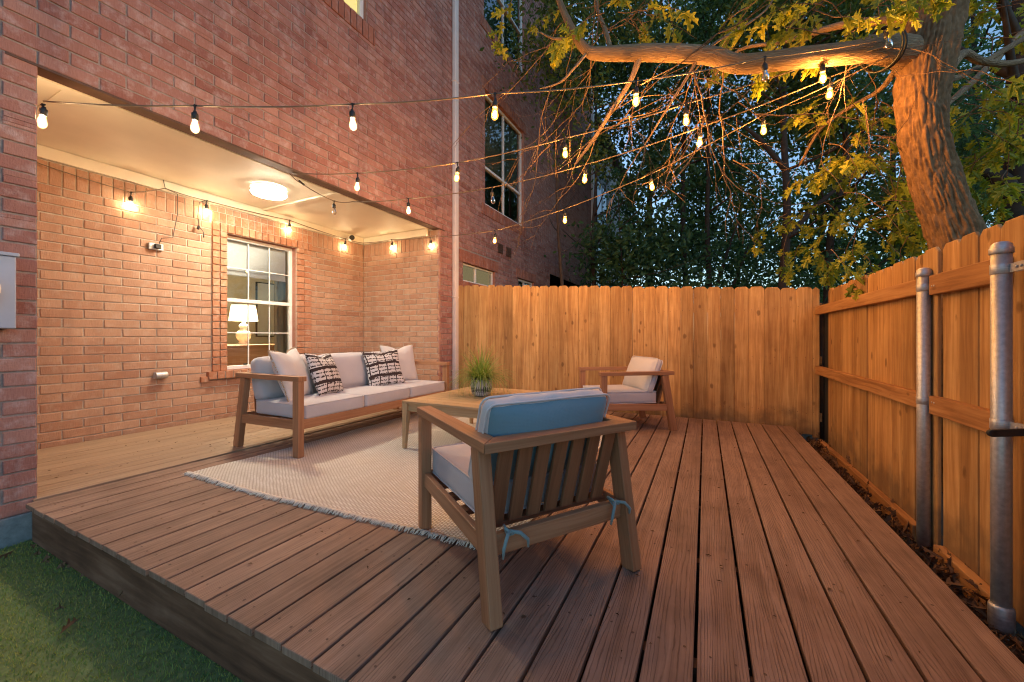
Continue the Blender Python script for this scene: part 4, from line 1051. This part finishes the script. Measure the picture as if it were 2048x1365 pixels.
# ================================================================== STRING LIGHTS
prof_b=[(.0135,0),(.014,-.012),(.018,-.028),(.0225,-.045),(.0225,-.056),(.018,-.069),(.009,-.077),(.002,-.079)]
prof_f=[(.001,-.024),(.007,-.028),(.0105,-.038),(.0115,-.048),(.009,-.057),(.001,-.062)]
prof_s=[(.004,.052),(.009,.05),(.0105,.04),(.0165,.036),(.018,.03),(.018,.0),(.015,-.004)]
def sagline(ps,n=10,sag=.02):
    out=[]
    for a,b_ in zip(ps,ps[1:]):
        for i in range(n):
            t=i/n; p=a.lerp(b_,t); p.z-=4*sag*t*(1-t); out.append(p)
    out.append(ps[-1]); return out
def drop(root,p,lit,dz=.085,mat='bulb_out',tilt=(0,0)):
    """one drop: short lead, socket and bulb hanging under p"""
    ax=Vector((tilt[0],tilt[1],1)).normalized(); so=p-Vector((0,0,dz))
    b=MB(); b.tube([p+Vector((0,0,.006)),p-Vector((0,0,dz*.3)),so+ax*.05],[.0075,.0045,.0042],8)
    b.tube([p-Vector((.014,.006,-.001)),p,p+Vector((.014,.006,.001))],[.004,.0068,.004],6)
    b.lathe(prof_s,18,so,axis=ax); s_=b.build('socket',MT['black'],root)
    if lit:
        b=MB(); b.lathe(prof_b,20,so-ax*.001,axis=ax); b.lathe(prof_f,12,so-ax*.001,axis=ax,mi=1); b.build('bulb',[MT['glow_out' if mat=='bulb_out' else 'glow_in'],MT[mat]],s_)
    else:
        b=MB(); b.lathe(prof_b,20,so-ax*.001,axis=ax); o=b.build('bulb',MT['clear'],s_); o['label']='unlit clear glass bulb'
        b=MB(); b.tube([so,so-ax*.03,so-ax*.06],[.006,.004,.002],6); b.build('filament',MT['twig'],o) if False else None
def string(label,pts,drops,mat='bulb_out',r=.0046,sag=.012):
    root=thing('string_light',label,'string lights',tuple(pts[0]),0,'string lights'); root['_w']=tuple(pts[0])
    b=MB(); b.tube(sagline(pts,8,sag),r,6); b.build('cable',MT['cable'],root)
    for p,lit,m,dz in drops: drop(root,p,lit,dz,m,(rng.uniform(-.12,.12),rng.uniform(-.12,.12)))
    return root
Vv=Vector
TA=Vv((1.16,3.60,3.03)); TB=Vv((1.17,3.61,2.99)); TC=Vv((1.185,3.68,3.0)); TD=Vv((1.18,3.70,2.96))
A=[Vv(p) for p in ((-3.60,.86,2.38),(-2.792,1.276,2.361),(-1.979,1.747,2.407),(-1.207,2.194,2.509),(-.406,2.658,2.629),(.361,3.103,2.828))]
string('string of bulbs nearest the camera running from the pillar to the tree',A+[TA],
   [(Vv((-3.545,.845,2.335)),True,'bulb_in',.06)]+[(p,i<4,'bulb_in' if i<2 else 'bulb_out',.085) for i,p in enumerate(A[1:])]+[(Vv((1.11,3.50,3.03)),False,'',.05)])
B0=Vv((-3.63,2.43,2.545))
B=[Vv(p) for p in ((-2.885,2.603,2.465),(-1.933,2.835,2.466),(-1.027,3.054,2.575),(-.131,3.272,2.737),(.754,3.487,2.932))]
string('string of bulbs second from the camera hooked to the soffit edge',[B0]+B+[TB],[(p,True,'bulb_in' if i<1 else 'bulb_out',.085) for i,p in enumerate(B)])
C0=[B0+Vv((0,.012,0)),Vv((-3.66,2.60,2.50)),Vv((-3.66,2.98,2.445)),Vv((-3.63,3.2,2.50))]
C=[Vv(p) for p in ((-2.869,3.278,2.44),(-1.888,3.379,2.432),(-.978,3.473,2.514),(-.037,3.57,2.678),(.836,3.66,2.886))]
r=string('string of bulbs third from the camera with two unlit bulbs under the soffit',C0+C+[TC],[(C0[2],False,'',.075)]+[(p,i!=1,'bulb_in' if i<1 else 'bulb_out',.085) for i,p in enumerate(C)])
b=MB(); b.tube([(-3.652,2.56,2.515),(-3.66,2.62,2.497)],[.010,.010],8); b.build('plug',MT['black'],r)
D0=[Vv((-5.02,.98,2.44)),Vv((-5.02,1.159,2.411)),Vv((-5.02,1.762,2.36)),Vv((-5.02,2.029,2.49)),Vv((-5.015,2.405,2.478)),Vv((-5.0,3.368,2.515)),Vv((-5.015,4.286,2.472)),Vv((-4.97,4.60,2.47)),Vv((-4.392,4.635,2.471)),Vv((-3.64,4.64,2.42))]
D=[Vv(p) for p in ((-2.449,4.451,2.33),(-1.427,4.242,2.405),(-.472,4.046,2.553),(.439,3.86,2.808))]
r=string('string of bulbs furthest back running round the recess then to the tree',D0+D+[TD],
   [(D0[i],True,'bulb_rec',.085) for i in (2,4,5,6,8,9)]+[(p,True,'bulb_out',.085) for p in D],sag=.008)
pc=thing('power_cord','thin black cord looping from the soffit down to the outlet box','cord',tuple(OUTLET)); pc['_w']=tuple(OUTLET)
q=Vv((-5.015,2.029,2.49)); b=MB(); b.tube([q+Vv((.0,-.02,.10)),q,q+Vv((.01,.10,-.03)),q+Vv((.01,.10,-.25)),q+Vv((.01,.06,-.5)),OUTLET+Vv((0,.02,.06)),OUTLET],.0035,6); b.build('cord',MT['black'],pc)
q=Vv((-5.015,2.39,2.475)); ec=thing('loose_cord_end','short loose cord end with plug hanging by the recess window','cord',tuple(q)); ec['_w']=tuple(q)
b=MB(); b.tube([q,q+Vv((.01,-.06,-.04)),q+Vv((.01,-.075,-.2)),q+Vv((.01,-.065,-.3))],.0035,6); b.build('cord',MT['black'],ec)
b=MB(); b.tube([q+Vv((.01,-.065,-.3)),q+Vv((.01,-.075,-.34))],[.012,.014],8); b.tube([q+Vv((.01,-.06,-.31)),q+Vv((.01,-.02,-.36)),q+Vv((.01,-.02,-.42))],[.004,.004,.007],6); b.build('plug',MT['black'],ec)

# ================================================================== TREES
def spline(ps,n=6):
    """catmull-rom through (pos, radius)"""
    P=[(Vv(p),r) for p,r in ps]; out=[]
    for i in range(len(P)-1):
        p0=P[max(i-1,0)]; p1=P[i]; p2=P[i+1]; p3=P[min(i+2,len(P)-1)]
        for k in range(n):
            t=k/n
            q=.5*((2*p1[0])+(p2[0]-p0[0])*t+(2*p0[0]-5*p1[0]+4*p2[0]-p3[0])*t*t+(3*p1[0]-p0[0]-3*p2[0]+p3[0])*t**3)
            out.append((q,p1[1]+(p2[1]-p1[1])*t))
    out.append(P[-1]); return out
def limb(mb,ps,n=14,wob=.12,sub=6):
    s=spline(ps,sub); mb.tube([p for p,_ in s],[r for _,r in s],n,wob=wob)
    return s
oak=thing('oak_tree','large oak with leaning ridged trunk and long limb over the right fence','tree',(1.75,4.15,-.2)); oak['_w']=tuple(oak.location)
tb=MB(); D_=2.95
def tp(px,py,w,d=D_): return (at(px,py,d=d),w/2*d/FPX/1.46)
trunk=[(Vv((1.86,4.2,-.3)),.26),(Vv((1.80,4.17,.6)),.19),tp(1935,560,110),tp(1913,480,112),tp(1882,400,108),tp(1854,300,104),tp(1843,215,108),tp(1852,120,128),tp(1866,30,128),tp(1872,-60,126),tp(1890,-300,95),tp(1880,-700,70)]
tb2=spline(trunk,56)
def barkd(q,acc,a):
    wv=noise.noise_vector(Vector((q.x*1.6,q.y*1.6,acc*2.4)))
    P_=Vector((q.x*5.6+wv.x*.9,q.y*5.6+wv.y*.9,acc*3.6+wv.z*.6))
    d_,_=noise.voronoi(P_); e_=min(1.,(d_[1]-d_[0])*2.4)
    P2=Vector((q.x*13+wv.y*2,q.y*13+wv.x*2,acc*9)); d2,_=noise.voronoi(P2); e2=min(1.,(d2[1]-d2[0])*2.2)
    return .020*(e_-.6)+.006*(e2-.5)+.004*noise.noise(Vector((q.x*26,q.y*26,acc*34)))
tb.tube([p for p,_ in tb2],[r for _,r in tb2],170,wob=.09,disp=barkd)
tb.build('trunk',MT['bark'],oak)
br=MB()
def bp(px,py,w,d): return (at(px,py,d=d),w/2*d/FPX/1.52)
main=[bp(1868,170,84,3.10),bp(1822,112,92,2.98),bp(1750,98,76,2.83),bp(1700,106,62,2.8),bp(1600,117,58,2.8),bp(1480,128,54,2.8),bp(1420,112,52,2.8),bp(1300,106,48,2.8),bp(1200,108,38,2.8),bp(1172,100,30,2.8),bp(1150,70,24,2.8),bp(1130,30,20,2.82),bp(1112,-20,17,2.84),bp(1090,-120,12,2.9)]
limb(br,main,28,.08,12)
limbs=[[bp(1280,112,20,2.8),bp(1262,160,15,2.83),bp(1225,220,12,2.9),bp(1190,275,10,2.95),bp(1150,330,6,3.0)],
 [bp(1395,120,10,2.8),bp(1365,170,8,2.85),bp(1330,225,6,2.9),bp(1290,290,4,3.0)],
 [bp(1220,95,16,2.8),bp(1210,60,13,2.85),bp(1195,20,11,2.9),bp(1185,-40,9,2.95)],
 [bp(1175,105,10,2.8),bp(1150,135,8,2.75),bp(1120,165,6,2.75),bp(1080,178,3,2.75)],
 [bp(1150,75,9,2.8),bp(1110,78,7,2.85),bp(1080,65,4,2.9)],
 [bp(1830,30,40,3.0),bp(1780,40,26,3.1),bp(1700,48,22,3.2),bp(1640,62,18,3.3),bp(1560,85,13,3.4),bp(1480,100,9,3.5),bp(1430,150,6,3.6)],
 [bp(1800,130,22,3.1),bp(1760,180,14,3.3),bp(1700,215,11,3.5),bp(1640,260,9,3.7),bp(1600,330,7,3.9)],
 [bp(1420,95,10,2.8),bp(1440,80,8,2.85),bp(1500,45,6,2.9),bp(1540,10,5,2.95),bp(1560,-40,4,3.0)],
 [bp(1890,150,34,3.0),bp(1925,108,24,3.1),bp(1960,122,20,3.2),bp(2010,128,18,3.3),bp(2070,118,16,3.4)],
 [bp(1890,160,24,3.1),bp(1930,150,14,3.3),bp(1990,112,16,3.4),bp(2060,70,15,3.5)],
 [bp(1870,230,14,3.1),bp(1960,150,18,3.9),bp(2060,50,22,4.2)]]
for l in limbs: limb(br,l,10,.1,5)
br.build('branch',MT['bark_s'],oak)
# stub and healed scar
st_=thing('tie_strap','black strap tied round the limb where the light strings end','strap',tuple(at(1768,100,d=2.81))); st_['_w']=tuple(st_.location)
q0=at(1768,100,d=2.82); ax_=(at(1745,98,d=2.8)-at(1800,92,d=2.85)).normalized(); y_=ax_.cross(Vv((0,0,1))).normalized(); z_=y_.cross(ax_)
b=MB()
for k_ in (0,.03): b.tube([q0+ax_*(k_+.012*math.sin(a_))+(y_*math.cos(a_)+z_*math.sin(a_))*.135 for a_ in [i*2*math.pi/24 for i in range(25)]],.008,6,cap=False)
b.build('strap',MT['black'],st_)
# bare twigs
tw=MB(); rr=random.Random(21)
def grow(p,d,L,r,lev):
    n=max(4,int(L/.07)); pts=[p.copy()]; rad=[r]; kids=[]
    for i in range(n):
        d=(d+Vv((rr.gauss(0,.15),rr.gauss(0,.15),rr.gauss(0,.13)-.02))).normalized()
        p=p+d*(L/n); pts.append(p.copy()); rad.append(r*(1-.75*(i+1)/n))
        if lev>0 and rr.random()<.30: kids.append((p.copy(),d.copy(),i/n))
    tw.tube(pts,rad,4 if r<.006 else 6,cap=False)
    for q,dd,f_ in kids:
        a=rr.uniform(.4,1.0); ax=Vv((rr.gauss(0,1),rr.gauss(0,1),rr.gauss(0,1))).normalized()
        nd=(dd+ax*a).normalized(); grow(q,nd,L*rr.uniform(.3,.6)*(1-.4*f_),r*.6,lev-1)
allp=[]
for l in [main]+limbs[:8]:
    s=spline(l,5); allp.extend([p for p,_ in s])
src=[p for p in allp]
for k in range(36):
    p=rr.choice(src)
    d=Vv((rr.gauss(0,.6),rr.gauss(.35,.6),rr.gauss(-.25,.5))).normalized()
    grow(p,d,rr.uniform(.5,1.4),rr.uniform(.003,.006),2)
# hanging curtain of twigs below the far end of the limb
for k in range(13):
    p=at(rr.uniform(1090,1560),rr.uniform(150,330),d=rr.uniform(2.9,3.9)); d=Vv((rr.gauss(0,.5),rr.gauss(0,.4),-.8)).normalized()
    grow(p,d,rr.uniform(.4,.9),rr.uniform(.003,.006),2)
def screen_leaves(regs,rg):
    out=[]
    for (x0,x1,y0,y1,d0,d1,n) in regs:
        cl=max(1,n//14)
        for c in range(cl):
            cx,cy,dd=rg.uniform(x0,x1),rg.uniform(y0,y1),rg.uniform(d0,d1); c0=at(cx,cy,d=dd)
            for k in range(n//cl): out.append(c0+Vv((rg.gauss(0,.11),rg.gauss(0,.11),rg.gauss(0,.08))))
    return np.array(out)
rl=random.Random(4)
P=screen_leaves([(1690,1800,140,300,2.9,3.8,130),(1660,1830,280,500,3.2,4.4,330),(1580,1760,-40,30,2.7,3.2,150),(1640,1700,60,95,2.7,2.9,14),(1600,1650,15,60,2.6,2.8,22),
   (1920,2070,130,300,3.3,4.5,220),(1915,2080,280,470,3.6,5.0,260),(1900,2090,-60,120,3.4,5.0,180),(1390,1430,60,80,2.7,2.8,7),(1210,1250,20,60,2.7,2.9,10),(1200,1500,-60,30,3.,4.2,200),(1880,1905,100,110,2.7,2.8,3),
   (1540,1700,380,540,4.5,5.6,130)],rl)
SPR=tw; LP=[]; LD=[]
def hides(p):
    dd=p.x*FW[0]+p.y*FW[1]; px=CX+FPX*(p.x*RT[0]+p.y*RT[1])/dd; py=CY-FPX*(p.z-CAMH)/dd
    return dd<3.25 and 1720<px<2000 and py>40
def spray(p,d,L):
    n=9; pts=[p.copy()]
    for i in range(n):
        d=(d+Vv((rl.gauss(0,.16),rl.gauss(0,.16),rl.gauss(-.07,.12)))).normalized(); p=p+d*(L/n); pts.append(p.copy())
        if i>2 and not hides(p):
            for q in range(rl.choice((1,2,2))):
                sd=d.cross(Vv((rl.gauss(0,.4),rl.gauss(0,.4),1))).normalized()*rl.choice((-1,1))
                LP.append(tuple(p)); LD.append(tuple((d*.7+sd*.9+Vv((0,0,rl.uniform(-.5,.1)))).normalized()))
    for q in range(0 if hides(p) else 4): LP.append(tuple(p)); LD.append(tuple((d+Vv((rl.gauss(0,.7),rl.gauss(0,.7),rl.gauss(-.2,.4)))).normalized()))
    SPR.tube(pts,[.004*(1-.7*i/n) for i in range(n+1)],5,cap=False)
for (x0,x1,y0,y1,d0,d1,n) in [(1650,1815,120,330,2.8,3.7,26),(1640,1840,260,520,3.1,4.2,46),(1590,1760,-50,20,2.7,3.2,14),(1655,1690,55,85,2.7,2.8,2),(1590,1650,10,50,2.6,2.8,3),(1535,1660,400,560,4.2,5.4,10),
   (1920,2070,130,300,3.3,4.4,22),(1915,2080,270,480,3.5,4.8,30),(1890,2090,-60,110,3.3,4.6,16),(1190,1240,10,50,2.7,2.9,2),(1100,1560,-70,10,2.9,4.2,20)]:
    for k in range(n):
        p=at(rl.uniform(x0,x1),rl.uniform(y0,y1),d=rl.uniform(d0,d1)); spray(p,Vv((rl.gauss(0,1),rl.gauss(0,1),rl.gauss(-.25,.35))).normalized(),rl.uniform(.35,.7))
tw.build('twigs',MT['twig'],oak)
LD=np.array(LD)
oakcrown=leaf_cloud('crown',np.array(LP),.125,MT['oakleaf'],oak,True,.3,8,off=tuple(oak.location),dirs=LD)

# trees beyond the fences
def crown_pts(c,rad,n,seed,gapf=.0,clump=.22,gs=1.6):
    rg=np.random.default_rng(seed); out=[]
    nc=max(6,n//34)
    kk=46; clump*=1.25
    while sum(len(o) for o in out)<n:
        u=rg.normal(size=3); u/=np.linalg.norm(u); q=u*rg.uniform(.25,1.)**.5
        cc=Vv((c[0]+q[0]*rad[0],c[1]+q[1]*rad[1],c[2]+q[2]*rad[2]))
        if noise.noise(Vv((cc.x*gs/2+seed,cc.y*gs/2,cc.z*gs/2)))<gapf: continue
        out.append(np.array(cc)+rg.normal(size=(kk,3))*clump*np.array([1,1,.6]))
    return np.concatenate(out)[:n]
def tree(label,px,d,w,top,crowns,mat,lsz,seed,lean=0.,lobes=False,forks=()):
    b0=at(px,674,d=d); base=Vv((b0.x,b0.y,-.22)); r0=w/2*d/FPX/1.1
    t=thing('broadleaf_tree',label,'tree',tuple(base),0,'trees beyond the fences'); t['_w']=tuple(base)
    rg=random.Random(seed); mb=MB()
    tops=Vv((base.x+lean*RT[0],base.y+lean*RT[1],top))
    ps=[(base,r0*1.25)]+[(base.lerp(tops,f)+Vv((rg.gauss(0,.05),rg.gauss(0,.05),0)),r0*(1-.8*f)) for f in (.2,.4,.6,.8,1.)]
    sp=limb(mb,ps,10,.1,4)
    for (f0,dx,dz,L) in forks:
        p=sp[int(f0*(len(sp)-1))][0]; e=p+Vv((dx*RT[0],dx*RT[1],dz)); limb(mb,[(p,r0*.6),(p.lerp(e,.5)+Vv((0,0,.1)),r0*.45),(e,r0*.2)],8,.1,4)
    for k in range(9):
        f=rg.uniform(.35,.98); p=sp[int(f*(len(sp)-1))][0]; a=rg.uniform(0,6.28); L=rg.uniform(.6,1.7)
        e=p+Vv((math.cos(a)*L,math.sin(a)*L,rg.uniform(.2,1.1))); limb(mb,[(p,r0*.32),(p.lerp(e,.5)+Vv((0,0,-.08)),r0*.2),(e,r0*.06)],6,.1,3)
    mb.build('trunk',MT['bark_far'],t)
    P=[]
    for i,(cx,cy,cd,rx,rz,n,gp) in enumerate(crowns):
        c=at(cx,cy,d=cd); P.append(crown_pts(c,(rx,rx,rz),int(n*1.35),seed*10+i,gp))
    leaf_cloud('crown',np.concatenate(P),lsz,MT[mat],t,lobes,.4,seed,off=tuple(base))
    return t
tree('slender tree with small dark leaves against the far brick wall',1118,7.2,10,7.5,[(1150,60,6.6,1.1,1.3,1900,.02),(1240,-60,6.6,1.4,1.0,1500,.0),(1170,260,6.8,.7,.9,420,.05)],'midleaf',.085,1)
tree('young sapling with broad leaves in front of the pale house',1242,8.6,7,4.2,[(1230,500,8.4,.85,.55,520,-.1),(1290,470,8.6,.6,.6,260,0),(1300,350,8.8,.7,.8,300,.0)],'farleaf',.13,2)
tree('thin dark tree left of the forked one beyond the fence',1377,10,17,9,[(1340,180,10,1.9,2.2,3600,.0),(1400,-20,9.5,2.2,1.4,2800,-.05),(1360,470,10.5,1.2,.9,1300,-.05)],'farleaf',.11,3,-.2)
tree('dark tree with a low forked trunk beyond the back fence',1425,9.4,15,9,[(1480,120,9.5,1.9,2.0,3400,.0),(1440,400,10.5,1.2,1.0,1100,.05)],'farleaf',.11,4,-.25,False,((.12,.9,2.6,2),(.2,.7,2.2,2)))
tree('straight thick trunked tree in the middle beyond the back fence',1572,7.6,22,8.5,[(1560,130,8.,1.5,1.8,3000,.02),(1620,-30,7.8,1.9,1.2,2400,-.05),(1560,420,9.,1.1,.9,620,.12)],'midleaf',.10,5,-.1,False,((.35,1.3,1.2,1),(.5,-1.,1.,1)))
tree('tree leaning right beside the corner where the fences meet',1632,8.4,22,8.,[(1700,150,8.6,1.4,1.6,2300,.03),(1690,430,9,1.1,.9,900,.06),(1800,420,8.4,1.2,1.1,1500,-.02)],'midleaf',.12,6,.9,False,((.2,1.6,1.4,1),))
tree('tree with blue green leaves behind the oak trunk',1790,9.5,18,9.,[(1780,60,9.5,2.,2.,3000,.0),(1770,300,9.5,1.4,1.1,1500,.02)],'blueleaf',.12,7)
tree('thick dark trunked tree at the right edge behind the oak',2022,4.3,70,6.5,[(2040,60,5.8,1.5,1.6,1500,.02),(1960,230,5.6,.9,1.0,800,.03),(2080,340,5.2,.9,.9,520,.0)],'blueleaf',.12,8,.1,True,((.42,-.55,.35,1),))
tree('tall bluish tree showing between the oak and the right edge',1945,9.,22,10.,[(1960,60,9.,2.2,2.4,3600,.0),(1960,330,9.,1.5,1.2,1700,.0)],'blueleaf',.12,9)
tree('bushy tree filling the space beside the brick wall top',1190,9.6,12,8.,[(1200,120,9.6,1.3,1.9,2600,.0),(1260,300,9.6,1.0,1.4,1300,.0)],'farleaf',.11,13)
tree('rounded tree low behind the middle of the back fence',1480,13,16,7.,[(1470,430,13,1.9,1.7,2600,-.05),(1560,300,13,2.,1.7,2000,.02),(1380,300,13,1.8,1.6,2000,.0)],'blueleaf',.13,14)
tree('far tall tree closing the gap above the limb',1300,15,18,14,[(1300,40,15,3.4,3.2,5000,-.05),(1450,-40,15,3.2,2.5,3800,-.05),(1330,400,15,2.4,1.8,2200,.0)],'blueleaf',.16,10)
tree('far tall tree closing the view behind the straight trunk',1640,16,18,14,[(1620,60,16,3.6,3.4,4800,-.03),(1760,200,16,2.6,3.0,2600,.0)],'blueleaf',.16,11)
# low undergrowth beyond the back fence
P=[]
for k in range(460):
    px=rng.uniform(1190,1800); d=rng.uniform(8,13)
    c=at(px,rng.uniform(470,600),d=d)
    if 1480<px<1570 and rng.random()<.35: continue
    P.append(np.array(c)+nrg.normal(size=(30,3))*np.array([.3,.3,.22]))
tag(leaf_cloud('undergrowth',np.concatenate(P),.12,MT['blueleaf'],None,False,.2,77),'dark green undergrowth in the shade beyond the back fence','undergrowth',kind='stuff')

# ================================================================== LIGHT, SKY, CAMERA
W=bpy.data.worlds.new('World'); S.world=W; W.use_nodes=True; nt=W.node_tree; nt.nodes.clear()
sky=nt.nodes.new('ShaderNodeTexSky'); sky.sky_type='NISHITA'; sky.sun_disc=False
SUN_EL,SUN_ROT=R(9.),R(300)
sky.sun_elevation=SUN_EL; sky.sun_rotation=SUN_ROT; sky.air_density=1.; sky.dust_density=.6; sky.ozone_density=2.5
bg=nt.nodes.new('ShaderNodeBackground'); bg.inputs[1].default_value=.145
wo=nt.nodes.new('ShaderNodeOutputWorld'); nt.links.new(sky.outputs[0],bg.inputs[0]); nt.links.new(bg.outputs[0],wo.inputs[0])

sd_=bpy.data.lights.new('sun','SUN'); sd_.energy=.06; sd_.angle=R(18); sd_.color=(1.,.93,.90)
su=bpy.data.objects.new('sun',sd_); COL.objects.link(su); su.location=(4,-4,9)
dv=Vector((math.sin(SUN_ROT)*math.cos(SUN_EL),math.cos(SUN_ROT)*math.cos(SUN_EL),math.sin(SUN_EL)))
su.rotation_euler=dv.to_track_quat('Z','Y').to_euler()
cd=bpy.data.cameras.new('camera'); cam=bpy.data.objects.new('camera',cd); COL.objects.link(cam)
cam.location=(0,0,CAMH); cam.rotation_euler=(R(90),0,YAW)
cd.sensor_width=36; cd.lens=36*FPX/2048; cd.shift_y=(CY-682.5)/2048; cd.clip_start=.02; cd.clip_end=400
S.camera=cam
for o in list(bpy.data.objects):
    if '_w' in o: del o['_w']
S.view_settings.view_transform='Standard'; S.view_settings.look='None'; S.view_settings.exposure=1.38; S.view_settings.gamma=1.
S.cycles.filter_width=1.1; S.cycles.max_bounces=8; S.cycles.transparent_max_bounces=12; S.cycles.sample_clamp_indirect=6.; S.cycles.use_light_tree=True
S.cycles.caustics_reflective=False; S.cycles.caustics_refractive=False
